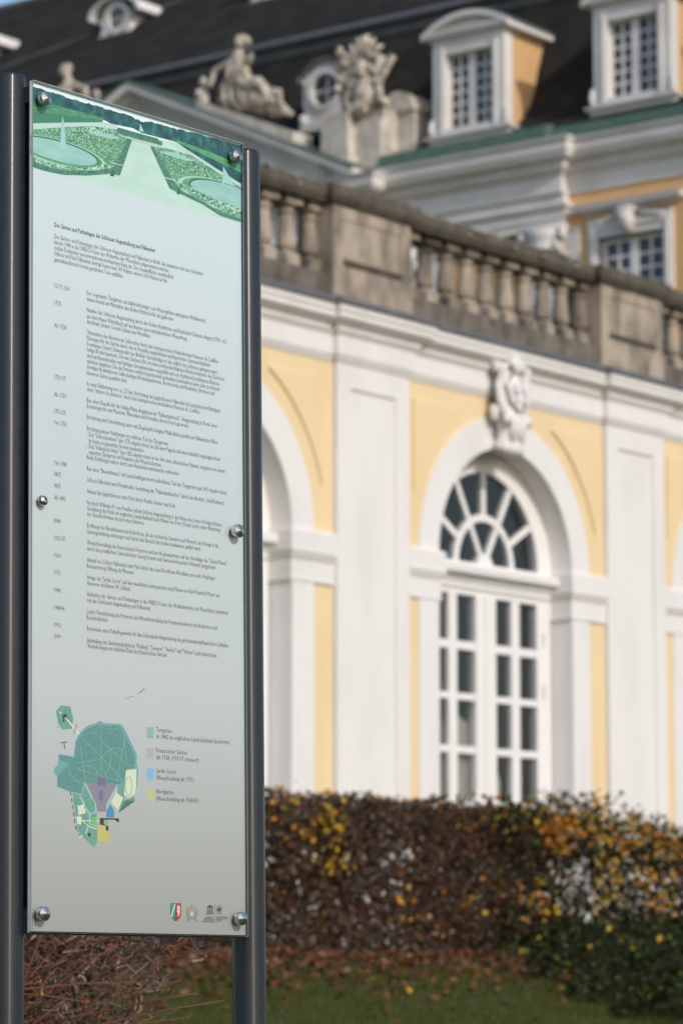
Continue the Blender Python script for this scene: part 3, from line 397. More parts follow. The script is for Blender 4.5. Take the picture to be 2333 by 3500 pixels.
EMBLEM=[
('mink',[(0.6324,-1.8878),(0.6321,-1.8899),(0.6314,-1.8919),(0.6303,-1.8935),(0.6288,-1.8948),(0.6273,-1.8955),(0.6257,-1.8958),(0.6242,-1.8956),(0.6226,-1.8949),(0.6212,-1.8937),(0.6201,-1.8921),(0.6195,-1.8901),(0.6192,-1.8881),(0.6195,-1.886),(0.6202,-1.884),(0.6213,-1.8823),(0.6227,-1.8811),(0.6243,-1.8803),(0.6258,-1.8801),(0.6274,-1.8803),(0.6289,-1.881),(0.6303,-1.8822),(0.6314,-1.8838),(0.6321,-1.8857),(0.6324,-1.8878),(0.6341,-1.8877),(0.6338,-1.8855),(0.6331,-1.8834),(0.6318,-1.8815),(0.6301,-1.8801),(0.6281,-1.8792),(0.6258,-1.8789),(0.6236,-1.8793),(0.6215,-1.8803),(0.6198,-1.8818),(0.6186,-1.8837),(0.6178,-1.8858),(0.6175,-1.8881),(0.6178,-1.8904),(0.6185,-1.8925),(0.6198,-1.8943),(0.6214,-1.8957),(0.6234,-1.8967),(0.6257,-1.897),(0.628,-1.8966),(0.63,-1.8956),(0.6317,-1.8941),(0.633,-1.8922),(0.6338,-1.8901),(0.6341,-1.8878)],1),
('mink',[(0.6357,-1.8877),(0.6354,-1.8905),(0.6343,-1.8931),(0.6327,-1.8953),(0.6306,-1.897),(0.6282,-1.8981),(0.6257,-1.8984),(0.6232,-1.8981),(0.6208,-1.8972),(0.6188,-1.8955),(0.6172,-1.8934),(0.6162,-1.8909),(0.6159,-1.8881),(0.6162,-1.8854),(0.6172,-1.8828),(0.6189,-1.8806),(0.6209,-1.8789),(0.6233,-1.8778),(0.6259,-1.8774),(0.6284,-1.8777),(0.6308,-1.8787),(0.6328,-1.8803),(0.6344,-1.8825),(0.6354,-1.885),(0.6357,-1.8878),(0.6364,-1.8877),(0.6361,-1.8849),(0.635,-1.8823),(0.6334,-1.88),(0.6312,-1.8783),(0.6286,-1.8773),(0.6259,-1.8769),(0.6231,-1.8774),(0.6205,-1.8786),(0.6183,-1.8804),(0.6166,-1.8827),(0.6156,-1.8853),(0.6152,-1.8881),(0.6155,-1.8909),(0.6165,-1.8936),(0.6182,-1.8958),(0.6204,-1.8975),(0.6229,-1.8986),(0.6257,-1.8989),(0.6285,-1.8985),(0.6311,-1.8973),(0.6333,-1.8955),(0.635,-1.8932),(0.636,-1.8906),(0.6364,-1.8877)],1),
('mink',[(0.6251,-1.8821),(0.6301,-1.8878),(0.6257,-1.8935),(0.6215,-1.888),(0.6258,-1.8824),(0.6302,-1.8881),(0.6317,-1.8875),(0.6258,-1.8812),(0.6198,-1.888),(0.6257,-1.8946),(0.6318,-1.8878),(0.6266,-1.8815)],1),
]
TEXT=[
(0.0768, -0.326, 0.4128, 'Die Gärten und Parkanlagen der Schlösser Augustusburg und Falkenlust', 'H'),
(0.0768, -0.3531, 0.5795, 'Die Gärten- und Parkanlagen der Schlösser Augustusburg und Falkenlust in Brühl, die zusammen mit den Gebäuden', 'I'),
(0.0768, -0.3664, 0.4604, 'bereits 1984 in die UNESCO-Liste des Welterbes der Menschheit aufgenommen wurden,', 'I'),
(0.0768, -0.3799, 0.4765, 'stellen Denkmäler von international anerkanntem Rang dar. Die Gesamtfläche einschließlich', 'I'),
(0.0768, -0.3932, 0.4538, 'Schloss und Park Falkenlust, beträgt heute rund 100 Hektar, wovon 14,3 Hektar auf die', 'I'),
(0.0768, -0.4076, 0.3026, 'gartenkünstlerisch formal gestalteten Teile entfallen.', 'I'),
(0.0768, -0.4689, 0.1267, '12./13. Jhd:', 'D'),
(0.0768, -0.5093, 0.1013, '1725:', 'D'),
(0.0768, -0.5626, 0.1168, 'Ab 1728:', 'D'),
(0.0768, -0.6828, 0.115, '1729-37:', 'D'),
(0.0768, -0.7236, 0.1163, 'Ab 1730:', 'D'),
(0.0768, -0.7628, 0.1152, '1751-53:', 'D'),
(0.0768, -0.7889, 0.1192, 'Um 1755:', 'D'),
(0.0768, -0.8825, 0.1186, 'Um 1788:', 'D'),
(0.0768, -0.9086, 0.1006, '1807:', 'D'),
(0.0768, -0.9352, 0.0999, '1835:', 'D'),
(0.0768, -0.9626, 0.1156, 'Ab 1842:', 'D'),
(0.0768, -1.0159, 0.1001, '1844:', 'D'),
(0.0768, -1.0559, 0.1138, '1933-37:', 'D'),
(0.0768, -1.0958, 0.0999, '1960:', 'D'),
(0.0768, -1.1354, 0.1, '1971:', 'D'),
(0.0768, -1.1755, 0.1001, '1984:', 'D'),
(0.0768, -1.2156, 0.1133, '1984-86:', 'D'),
(0.0768, -1.255, 0.1002, '1992:', 'D'),
(0.0768, -1.2813, 0.0999, '2009:', 'D'),
(0.1826, -0.4683, 0.5896, 'Der sogenannte Tiergarten, ein halbkreisförmiger, von Wassergräben umzogener Waldbereich,', 'P0'),
(0.1826, -0.4826, 0.477, 'diente bereits im Mittelalter den Kölner Erzbischöfen als Jagdrevier.', 'P0'),
(0.1826, -0.5084, 0.6635, 'Neubau des Schlosses Augustusburg durch den Kölner Kurfürsten und Erzbischof Clemens August (1700 - 61)', 'P1'),
(0.1826, -0.5232, 0.5232, 'aus dem Hause Wittelsbach auf den Ruinen einer mittelalterlichen Wasserburg.', 'P1'),
(0.1826, -0.5365, 0.3959, 'Architekt: Johann Conrad Schlaun aus Westfalen.', 'P1'),
(0.1826, -0.5617, 0.6342, 'Übernahme der Arbeiten am Schlossbau durch den kurbayerischen Hofarchitekten François de Cuvilliés.', 'P2'),
(0.1826, -0.575, 0.6036, 'Planungen für die Gärten durch den in Versailles ausgebildeten kurbayerischen Gartenarchitekten', 'P2'),
(0.1826, -0.5889, 0.6304, 'Dominique Girard: Schwerpunkt der Brühler Gartenanlage ist das südlich des Schlosses gelegene zwei-', 'P2'),
(0.1826, -0.6022, 0.6551, 'teilige Broderieparterre. Die wie Stickerei (frz. broderie) wirkenden filigranen Buchsornamente der Zierbeete', 'P2'),
(0.1826, -0.6164, 0.6383, 'sind mit Rasenstreifen und farbigen Streumaterialien ausgefüllt und von rhythmisch bepflanzten Blumen-', 'P2'),
(0.1826, -0.6296, 0.6391, 'rabatten eingefasst. Die das Parterre seitlich begrenzenden gedeckten Lindenalleen leiten über zu dreieck-', 'P2'),
(0.1826, -0.6429, 0.6189, 'förmigen Boskettzonen, halbschattigen Heckenquartieren, die ihrerseits mit Rundsälen, Brunnen und', 'P2'),
(0.1826, -0.6571, 0.3149, 'kleineren Salons gestaltet sind.', 'P2'),
(0.1826, -0.6824, 0.6388, 'In einer Entfernung von ca. 2,5 km: Errichtung des Jagdschlosses Falkenlust als Lustschloss im Bautypus', 'P3'),
(0.1826, -0.6956, 0.5664, 'einer "maison de plaisance" durch den kurbayerischen Architekten François de Cuvilliés.', 'P3'),
(0.1826, -0.7218, 0.6282, 'Bau einer Kapelle für die heilige Maria Aegyptiaca im "Falkenlustbusch". Ausgestaltung in Form einer', 'P4'),
(0.1826, -0.7354, 0.5283, 'Eremitengrotte mit Muscheln, Mineralien und Kristallen durch Peter Laporterie.', 'P4'),
(0.1826, -0.7615, 0.6306, 'Errichtung und Unterhaltung einer mit Ziegelsplitt belegten Maille-Bahn parallel zur Falkenluster Allee.', 'P5'),
(0.1826, -0.7882, 0.4566, 'Errichtung zweier Parkburgen im östlichen Teil des Tiergartens:', 'P6'),
(0.1826, -0.802, 0.6366, '- Das "Schneckenhaus" (um 1776 abgebrochen) im Stil einer Pagode auf einer künstlich angelegten Insel', 'P6'),
(0.1826, -0.8158, 0.3738, '  im heute so genannten Großen Inselweiher.', 'P6'),
(0.1826, -0.8293, 0.6548, '- Das "Indianische Haus" (um 1822 abgebrochen) in der Art eines chinesischen Palastes, umgeben von einem', 'P6'),
(0.1826, -0.8425, 0.4327, '  separaten Ziergarten mit Fasanerie und Wasserscherzen.', 'P6'),
(0.1826, -0.8557, 0.4932, 'Beide Parkburgen waren durch eine Kanalachse miteinander verbunden.', 'P6'),
(0.1826, -0.882, 0.6621, 'Bau eines "Bauernhauses" mit Landschaftsgarten im südöstlichen Teil des Tiergartens (um 1819 abgebrochen).', 'P7'),
(0.1826, -0.9083, 0.652, 'Schloss Falkenlust wird Privatbesitz. Gestaltung des "Falkenlustbusches" durch den Besitzer, Graf Reinhard.', 'P8'),
(0.1826, -0.9352, 0.4807, 'Ankauf des Jagdschlosses samt Park durch Familie Giesler aus Köln.', 'P9'),
(0.1826, -0.9621, 0.6458, 'Friedrich Wilhelm IV. von Preußen erhebt Schloss Augustusburg in den Rang eines seiner Königsschlösser.', 'P10'),
(0.1826, -0.9752, 0.6367, 'Gestaltung des Parks im englischen Landschaftsstil nach Plänen von Peter Joseph Lenné unter Belassung', 'P10'),
(0.1826, -0.9886, 0.3734, 'der Grundrissformen des barocken Parterres.', 'P10'),
(0.1826, -1.015, 0.6307, 'Eröffnung der Eisenbahnstrecke Köln-Bonn, die als technische Sensation auf Wunsch des Königs in die', 'P11'),
(0.1826, -1.0292, 0.5681, 'Gartengestaltung einbezogen und durch den Bereich der beiden Inselweiher geführt wird.', 'P11'),
(0.1826, -1.0549, 0.6608, 'Wiederherstellung des französischen Parterres und der Heckenquartiere auf der Grundlage des "Girard-Planes"', 'P12'),
(0.1826, -1.0688, 0.6214, 'durch den preußischen Gartendirektor Georg Potente und Gartenoberinspektor Helmuth Junggebauer.', 'P12'),
(0.1826, -1.095, 0.6181, 'Ankauf von Schloss Falkenlust samt Park durch das Land Nordrhein-Westfalen und nach 14-jähriger', 'P13'),
(0.1826, -1.1092, 0.3382, 'Restaurierung Öffnung als Museum.', 'P13'),
(0.1826, -1.1353, 0.6334, 'Anlage des "Jardin Secret" auf dem westlichen Seitenparterre nach Plänen von Karl Heinrich Meyer aus', 'P14'),
(0.1826, -1.1492, 0.3276, 'Hannover und Benno W. Solbach.', 'P14'),
(0.1826, -1.1747, 0.663, 'Aufnahme der Gärten- und Parkanlagen in die UNESCO-Liste des Weltkulturerbes der Menschheit, zusammen', 'P15'),
(0.1826, -1.1889, 0.3949, 'mit den Schlössern Augustusburg und Falkenlust.', 'P15'),
(0.1826, -1.2149, 0.6248, 'Letzte Überarbeitung des Parterres und Wiederherstellung der Fontainenbecken in den Bosketten nach', 'P16'),
(0.1826, -1.2288, 0.252, 'Bodenbefunden.', 'P16'),
(0.1826, -1.2542, 0.6651, 'Erscheinen eines Parkpflegewerks für den Schlosspark Augustusburg als gartendenkmalpflegerischer Leitfaden.', 'P17'),
(0.1826, -1.2817, 0.6213, 'Aufstellung der Sandsteinskulpturen "Frühling", "Sommer", "Herbst" und "Winter" nach historischen', 'P18'),
(0.1826, -1.2946, 0.4504, 'Überlieferungen am südlichen Ende des französischen Gartens.', 'P18'),
(0.4112, -1.4731, 0.4634, 'Tiergarten', 'L0'),
(0.4112, -1.4884, 0.6643, 'ab 1842 im englischen Landschaftsstil überformt', 'L0'),
(0.4112, -1.5215, 0.5161, 'Französicher Garten', 'L1'),
(0.4112, -1.537, 0.5568, '(ab 1728, 1933-37 erneuert)', 'L1'),
(0.4112, -1.5689, 0.478, 'Jardin Secret', 'L2'),
(0.4112, -1.585, 0.5396, '(Neuschöpfung ab 1971)', 'L2'),
(0.4112, -1.6174, 0.4701, 'Nordgarten', 'L3'),
(0.4112, -1.6335, 0.5563, '(Neuschöpfung ab 1968/69)', 'L3'),
(0.5814, -1.9052, 0.6063, 'Organisation der', 'U'),
(0.5723, -1.9092, 0.6063, 'Vereinten Nationen für', 'U'),
(0.574, -1.9126, 0.6063, 'Bildung, Wissenschaft,', 'U'),
(0.5666, -1.9165, 0.6062, 'Kultur und Kommunikation', 'U'),
(0.6154, -1.9046, 0.6549, 'Schlösser Augustusburg', 'W'),
(0.6154, -1.9085, 0.6525, 'und Falkenlust in Brühl', 'W'),
(0.6154, -1.9119, 0.6359, 'Welterbestätte', 'W'),
(0.6153, -1.9161, 0.6279, 'seit 1984', 'W'),
]

# ------------------------------------------------------------------ ground
def smooth(t): t = min(max(t, 0), 1); return t * t * (3 - 2 * t)
def gz(x, y):
    """height of the ground: flat lawn, a bank up to the hedge, level ground by the building"""
    p = -(x * AN.x + y * AN.y)
    b = .645 * min(max((p - 10.9) / 5.0, 0), 1)
    q = smooth((p - 10.2) / 1.6) * .03
    return b + q + .02 * math.sin(x * 1.3 + y * .7) * math.sin(y * .9 - x * .4)
def PT(p, t): return -AN * p + AD * t      # p metres in front of the camera towards the wall, t along it
g = MB()
ps = [-1500, -300, -60, -10, 0, 3, 6, 8, 9] + [9.5 + .25 * i for i in range(34)] + [19, 22, 40, 90, 300, 1500]
ts = [-1500, -300, -80, -20] + [i * .75 for i in range(60)] + [60, 120, 400, 1500]
for p in ps:
    for t in ts:
        q = PT(p, t); g.v.append((q.x, q.y, gz(q.x, q.y) if abs(p) < 100 and abs(t) < 130 else (.675 if p > 10 else 0)))
nt_ = len(ts)
for i in range(len(ps) - 1):
    for j in range(nt_ - 1):
        g.f.append((i * nt_ + j, i * nt_ + j + 1, (i + 1) * nt_ + j + 1, (i + 1) * nt_ + j)); g.m.append(0)
g.smooth = True
GRASSG = mat('lawn_soil', (.046, .058, .008), .95, (.060, .048, .016), 3.5, .8, 25)
obj('ground', g, GRASSG, kind='structure')

# ------------------------------------------------------------------ information board
T0 = Vector((-0.710401, 6.9652372, 1.94418929 + HC))
HV = Vector((0.64875681, 0.76086789, -0.01395215)); VV = Vector((-0.01044107, -0.00757147, 0.99991683)); NV = Vector((0.76096591, -0.64878477, 0.0030333))
bx, by = T0.x + HV.x * .36, T0.y + HV.y * .36
board_rot = math.atan2(HV.y, HV.x)
board = thing('information_board', 'tall glass-fronted information board about the palace gardens, hung between two anthracite tube posts', 'information board', (bx, by, 0), board_rot)
BINV = Matrix.Translation((bx, by, 0)) @ Matrix.Rotation(board_rot, 4, 'Z'); BINV.invert()
def SP(u, v, o): return tuple(BINV @ (T0 + HV * u + VV * v + NV * o))
def slab(mb, u0, u1, v0, v1, o0, o1, m=0, sides=None, back=True):
    v0, v1 = min(v0, v1), max(v0, v1)
    P = [SP(u, v, o) for o in (o1, o0) for u, v in ((u0, v0), (u1, v0), (u1, v1), (u0, v1))]
    mb.add(P, [(0, 1, 2, 3)], m); s = sides if sides is not None else m
    mb.add(P, [(0, 4, 5, 1), (1, 5, 6, 2), (2, 6, 7, 3), (3, 7, 4, 0)] + ([(7, 6, 5, 4)] if back else []), s)
W_, H_ = .72, -1.947
# posts: round tubes with slightly domed caps
for pu, pvt in ((-.0165, .018), (.7935, .006)):
    mb = MB(); mb.smooth = True; R_ = .0412
    prof = [(R_, -2.9), (R_, pvt - .012), (R_ * .985, pvt - .006), (R_ * .9, pvt), (R_ * .6, pvt + .003), (0.001, pvt + .004)]
    n = 48; k = len(prof)
    for r, vv in prof:
        for i in range(n):
            a = 2 * math.pi * i / n; mb.v.append(SP(pu + r * math.cos(a), vv, -.066 + r * math.sin(a)))
    for j in range(k - 1):
        for i in range(n): mb.f.append((j * n + i, j * n + (i + 1) % n, (j + 1) * n + (i + 1) % n, (j + 1) * n + i)); mb.m.append(0)
    post = obj('post', mb, ANTH, board)
# rear frame
fr = MB()
slab(fr, .0, .742, -.012, -.05, -.05, -.014); slab(fr, .0, .742, H_ - .006, H_ + .05, -.055, -.014)
slab(fr, .012, .055, -.05, H_ + .05, -.05, -.014); slab(fr, .70, .74, -.05, H_ + .05, -.05, -.014)
obj('rear_frame', fr, BLACKM, board)
# printed panel: sky reflection painted into the colour, pale blue down to warm grey
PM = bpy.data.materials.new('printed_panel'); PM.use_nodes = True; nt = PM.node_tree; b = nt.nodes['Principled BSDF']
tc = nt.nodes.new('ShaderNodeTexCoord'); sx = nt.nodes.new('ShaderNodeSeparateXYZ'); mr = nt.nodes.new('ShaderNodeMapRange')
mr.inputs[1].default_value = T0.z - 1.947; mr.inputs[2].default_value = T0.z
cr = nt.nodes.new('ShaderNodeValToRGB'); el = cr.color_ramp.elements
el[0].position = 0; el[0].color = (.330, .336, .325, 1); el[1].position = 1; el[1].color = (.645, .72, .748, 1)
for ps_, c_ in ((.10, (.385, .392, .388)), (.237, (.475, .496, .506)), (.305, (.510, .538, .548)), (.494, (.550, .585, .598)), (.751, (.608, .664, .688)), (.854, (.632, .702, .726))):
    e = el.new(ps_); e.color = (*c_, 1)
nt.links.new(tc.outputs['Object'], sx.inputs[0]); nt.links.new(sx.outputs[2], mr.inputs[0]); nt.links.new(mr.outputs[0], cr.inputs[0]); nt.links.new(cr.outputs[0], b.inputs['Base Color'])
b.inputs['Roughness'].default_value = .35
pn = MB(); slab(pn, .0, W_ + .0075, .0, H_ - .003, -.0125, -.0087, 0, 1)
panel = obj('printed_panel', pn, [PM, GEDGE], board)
gl = MB(); slab(gl, 0, W_, 0, H_, -.0055, 0, 0, 1, False)
glass = obj('glass_plate', gl, [GLASSB, GEDGE], board)
ed = MB()   # polished edges seen as dark and pale lines round the plate
slab(ed, W_ - .0012, W_ + .0028, -.001, H_, -.0072, -.0018, 0)
slab(ed, .002, W_, H_ - .001, H_ + .0006, -.0072, .0004, 0)
slab(ed, .002, W_, -.0002, .0007, -.0072, .0004, 1)
obj('polished_edge', ed, [GDARK, GEDGE], glass)

INK = mat('printing_ink', (.045, .050, .055), .6); BOLD = mat('bold_ink', (.022, .024, .026), .6)
def mesh_text(lines, o, size, bold=False):
    """flat letters of several lines, each fitted between its own start and end on the panel"""
    mb = MB()
    for u0, v, u1, t in lines:
        c = bpy.data.curves.new('t', 'FONT'); c.body = t.strip(); c.resolution_u = 1; c.offset = .014 if bold else .0
        ob = bpy.data.objects.new('t', c); me = bpy.data.meshes.new_from_object(ob)
        co = np.empty(len(me.vertices) * 3); me.vertices.foreach_get('co', co); co = co.reshape(-1, 3)
        ind = .006 * (len(t) - len(t.lstrip())) / 2
        x0, x1 = co[:, 0].min(), co[:, 0].max(); sx_ = (u1 - u0 - ind) / (x1 - x0)
        vs = [SP(u0 + ind + (p[0] - x0) * sx_, v + (p[1] - .23) * size, o) for p in co]
        mb.add(vs, [tuple(q.vertices) for q in me.polygons])
        bpy.data.objects.remove(ob); bpy.data.curves.remove(c); bpy.data.meshes.remove(me)
    return mb
OFF = -.0087
grp = {}; dates = []
for u0, v, u1, t, k in TEXT:
    if k == 'D': dates.append((u0, v, u1, t))
    else: grp.setdefault(k, []).append((u0, v, u1, t))
names = {'H': 'heading', 'I': 'introduction', 'P': 'paragraph', 'L': 'legend_text', 'U': 'emblem_text', 'W': 'emblem_text'}
for k, ls in grp.items():
    obj(names[k[0]], mesh_text(ls, OFF + .0003, 0.0062 if k[0] in 'UW' else .0158, k == 'H'), BOLD if k == 'H' else INK, panel)
for d in dates: obj('date', mesh_text([d], OFF + .0003, .0158), INK, panel)
# three lines of tiny upright print by the lower left corner
tl = MB()
for i, u in enumerate((.004, .0105, .018)):
    v = -1.905; rg = random.Random(i)
    while v > -1.94:
        l = rg.uniform(.001, .004); slab(tl, u, u + .0016, v, v - l, OFF, OFF + .0003); v -= l + rg.uniform(.0008, .002)
obj('edge_print', tl, INK, panel)
PCOL = {'pale': (.54, .72, .63), 'psky': (.80, .90, .92), 'ptree': (.010, .075, .078), 'phedge': (.095, .33, .17), 'phedged': (.045, .22, .11), 'ppath': (.52, .70, .63),
 'plight': (.42, .64, .50), 'pgreen': (.12, .37, .17), 'pdark': (.02, .11, .09), 'pwater': (.27, .53, .50), 'pwater2': (.34, .60, .54), 'pbox': (.04, .16, .10), 'pfount': (.36, .62, .60),
 'mwater': (.14, .33, .35), 'mpark': (.085, .245, .235), 'mtier': (.13, .32, .265), 'mcream': (.62, .68, .52), 'mlilac': (.22, .215, .27), 'mpurple': (.15, .13, .27), 'mwater2': (.30, .50, .53),
 'mblue': (.045, .235, .48), 'mgreen': (.15, .46, .18), 'mink': (.022, .02, .02), 'myellow': (.50, .46, .14), 'mpath': (.19, .37, .32), 'mbush': (.06, .26, .19),
 'sgreen': (.235, .42, .34), 'slilac': (.40, .39, .45), 'sblue': (.20, .42, .70), 'syellow': (.50, .50, .24),
 'cgreen': (.02, .28, .12), 'cred': (.50, .012, .035), 'cred2': (.22, .01, .02), 'cwhite': (.55, .55, .53), 'cgold': (.34, .27, .12), 'cgrey': (.17, .18, .20)}
PMATS = {k: mat('print_' + k, c, .5) for k, c in PCOL.items()}
def noise_print(name, stops, scale, dist, stretch, base=None):
    m = bpy.data.materials.new(name); m.use_nodes = True; nt = m.node_tree; b = nt.nodes['Principled BSDF']; b.inputs['Roughness'].default_value = .5
    tc = nt.nodes.new('ShaderNodeTexCoord'); mp = nt.nodes.new('ShaderNodeMapping'); mp.inputs['Scale'].default_value = stretch
    mp.inputs['Rotation'].default_value = (0, math.radians(8), 0)
    n = nt.nodes.new('ShaderNodeTexNoise'); n.inputs['Scale'].default_value = scale; n.inputs['Detail'].default_value = 3; n.inputs['Distortion'].default_value = dist
    r = nt.nodes.new('ShaderNodeValToRGB'); r.color_ramp.interpolation = 'LINEAR'
    e = r.color_ramp.elements; e[0].position, e[0].color = stops[0][0], (*stops[0][1], 1); e[1].position, e[1].color = stops[-1][0], (*stops[-1][1], 1)
    for p_, c_ in stops[1:-1]: q = e.new(p_); q.color = (*c_, 1)
    nt.links.new(tc.outputs['Object'], mp.inputs[0]); nt.links.new(mp.outputs[0], n.inputs[0]); nt.links.new(n.outputs[0], r.inputs[0]); nt.links.new(r.outputs[0], b.inputs['Base Color'])
    return m
PMATS['parterre'] = noise_print('print_parterre', [(.34, (.012, .11, .05)), (.45, (.045, .24, .09)), (.53, (.08, .31, .13)), (.57, (.42, .63, .48)), (.72, (.52, .72, .58))], 80, 3.0, (1, 1, 2.2))
PMATS['pcurl'] = noise_print('print_scrollwork', [(.38, (.02, .15, .07)), (.46, (.08, .31, .14)), (.505, (.10, .34, .16)), (.53, (.52, .71, .58)), (.70, (.56, .75, .62))], 48, 3.0, (1, 1, 1.7))
PMATS['ptree'] = noise_print('print_trees', [(.35, (.006, .050, .055)), (.5, (.012, .095, .095)), (.68, (.04, .20, .18))], 40, .6, (1, 1, 1))
PMATS['phedge'] = noise_print('print_hedge', [(.35, (.045, .20, .10)), (.65, (.11, .35, .18))], 90, .3, (.5, 1, 1.6))
PMATS['mpark'] = noise_print('print_park', [(.4, (.075, .225, .215)), (.6, (.10, .27, .255))], 160, .3, (1, 1, 1))
def printed(name, layers, parent=None):
    keys = []; mb = MB()
    for i, (k, pts, z) in enumerate(layers):
        if k not in keys: keys.append(k)
        a = sum(pts[j][0] * pts[(j + 1) % len(pts)][1] - pts[(j + 1) % len(pts)][0] * pts[j][1] for j in range(len(pts)))
        if a < 0: pts = pts[::-1]
        o = OFF + .0001 + z * .00008 + i * .000004
        # tessellate so that concave outlines stay right
        from mathutils.geometry import tessellate_polygon
        tri = tessellate_polygon([[Vector((p[0], p[1], 0)) for p in pts]])
        mb.add([SP(p[0], p[1], o) for p in pts], [t if ((pts[t[1]][0] - pts[t[0]][0]) * (pts[t[2]][1] - pts[t[0]][1]) - (pts[t[2]][0] - pts[t[0]][0]) * (pts[t[1]][1] - pts[t[0]][1])) > 0 else t[::-1] for t in tri], keys.index(k))
    return obj(name, mb, [PMATS[k] for k in keys], parent)
PMATS['pbox'] = noise_print('print_box_hedge', [(.35, (.035, .15, .09)), (.65, (.11, .27, .19))], 120, .4, (1, 1, 1))
PMATS['pwater'] = noise_print('print_water', [(.3, (.26, .50, .46)), (.7, (.36, .61, .56))], 18, .2, (.6, 1, 2))
PMATS['pale'] = noise_print('print_gravel', [(.3, (.50, .69, .60)), (.7, (.58, .76, .67))], 25, .2, (.5, 1, 1))
PMATS['pgreen'] = noise_print('print_turf', [(.35, (.07, .28, .12)), (.65, (.15, .40, .19))], 60, .4, (.6, 1, 1.5))
printed('garden_picture', PICTURE, panel); printed('site_map', MAP, panel)
for sw in SWATCHES: printed('legend_swatch', [sw], panel)
printed('coat_of_arms', ARMS, panel); printed('crest', CREST, panel); printed('temple_emblem', TEMPLE, panel); printed('round_emblem', EMBLEM, panel)
# stand-off fixings: a pin and a turned cap with a shallow cone
def fixing(u, v, domed=False):
    A_ = Matrix(((HV.x, VV.x, NV.x, 0), (HV.y, VV.y, NV.y, 0), (HV.z, VV.z, NV.z, 0), (0, 0, 0, 1)))
    A_ = BINV @ Matrix.Translation(T0 + HV * u + VV * v) @ A_
    mb = MB(); mb.smooth = False
    if domed:
        r = .0125
        mb.lathe([(.0128, .0003), (.0128, .002), (r, .0025), (r * .97, .006), (r * .8, .0095), (r * .45, .0118), (.005, .0121), (.0045, .0095), (.0005, .009)], n=24, ax=A_)
    else:
        r = .0163
        mb.lathe([(.007, .0003), (.007, .003), (r * .96, .0032), (r, .0045), (r, .0165)], n=28, ax=A_, cap=False)
        mb.lathe([(r, .0165), (r * .96, .0174)], n=28, ax=A_, cap=False); mb.lathe([(r * .96, .0174), (.0006, .0222)], n=28, ax=A_, cap=False)
    k = obj('fixing_cap', mb, STEEL, board)
    for p_ in k.data.polygons: p_.use_smooth = True
    k.data.set_sharp_from_angle(angle=math.radians(28))
    pin = MB(); pin.lathe([(.0045, -.008), (.0045, .0005)], n=12, ax=A_); obj('pin', pin, STEEL, k)
for u, v in ((.027, -.0405), (.681, -.0405), (.679, -.9735), (.0265, -1.9075), (.681, -1.9075)): fixing(u, v)
fixing(.030, -.976, True)

# ------------------------------------------------------------------ arcade building (local x along the wall, y into the building, z up)
O_ = Vector((2.00016, 38.0, 0)); GA = .665; ZA = HC - GA
arcade = thing('arcade_building', 'white and yellow arcade wing with tall arched windows, pilasters and carved keystones behind the hedge', 'building', (O_.x, O_.y, GA), math.pi / 2 - YAW)
BAYS = range(-2, 3); PITCH = 5.68; PC = -2.75; AC = .045; R0 = 1.435; SPR = 4.47 + ZA; TOP = 6.56 + ZA; RO = 1.835
X0, X1 = AC - 2.5 * PITCH, AC + 2.5 * PITCH
def pil_c(k): return PC + PITCH * k            # pilaster at the left of bay k
# plan path with the breaks over the pilasters
path = []
for k in range(-2, 4):
    c = pil_c(k); path += [(c - .695, 0), (c - .695, -.075), (c + .695, -.075), (c + .695, 0)]
path = [(path[0][0] - 1.2, 0)] + path + [(path[-1][0] + 1.2, 0)]
XL, XR = path[0][0], path[-1][0]
def Zp(pr): return [(d, z + ZA) for d, z in pr]
mb = MB(); mb.sweep(path, Zp([(-.3, 6.50), (.012, 6.50), (.055, 6.585), (.055, 6.80), (-.3, 6.80)])); obj('frieze', mb, WHITE, arcade)
mb = MB(); mb.sweep(path, Zp([(-.3, 6.802), (.06, 6.802), (.105, 6.86), (.105, 6.90), (.125, 6.905), (.205, 6.96), (.225, 6.975), (.225, 7.03), (.245, 7.045), (.25, 7.125), (-.3, 7.125)])); obj('cornice', mb, WHITE, arcade)
mb = MB(); mb.sweep(path, Zp([(-.35, 7.127), (.29, 7.127), (.292, 7.150), (.275, 7.165), (.03, 7.275), (-.35, 7.285)])); obj('lead_flashing', mb, LEAD, arcade)
mb = MB(); mb.box(XL, XR, .3, 8.5, 7.0 + ZA, 7.27 + ZA); obj('terrace_slab', mb, SDARK, arcade)
mb = MB(); mb.box(XL, XR, 8.5, 8.8, 0, 7.2 + ZA); mb.box(XL, XL + .3, .35, 8.5, 0, 7.0 + ZA); mb.box(XR - .3, XR, .35, 8.5, 0, 7.0 + ZA); obj('outer_wall', mb, YELL, arcade)
mb = MB()
for a, b_ in ((XL, pil_c(-2) - .69), (pil_c(3) + .69, XR)): mb.box(a, b_, 0, .35, 0, 6.5 + ZA)
obj('end_wall', mb, YELL, arcade)
# room shell behind the windows
mb = MB()
mb.box(XL + .3, XR - .3, 5.0, 5.1, 0, 7.0 + ZA); mb.box(XL + .3, XR - .3, .5, 5.0, -.05, .0); mb.box(XL + .3, XR - .3, .5, 5.0, 6.3, 6.4)
for k in range(-1, 3): mb.box(pil_c(k) - .3, pil_c(k) + .3, .46, 5.0, 0, 6.3)
obj('room_shell', mb, ROOM, arcade)

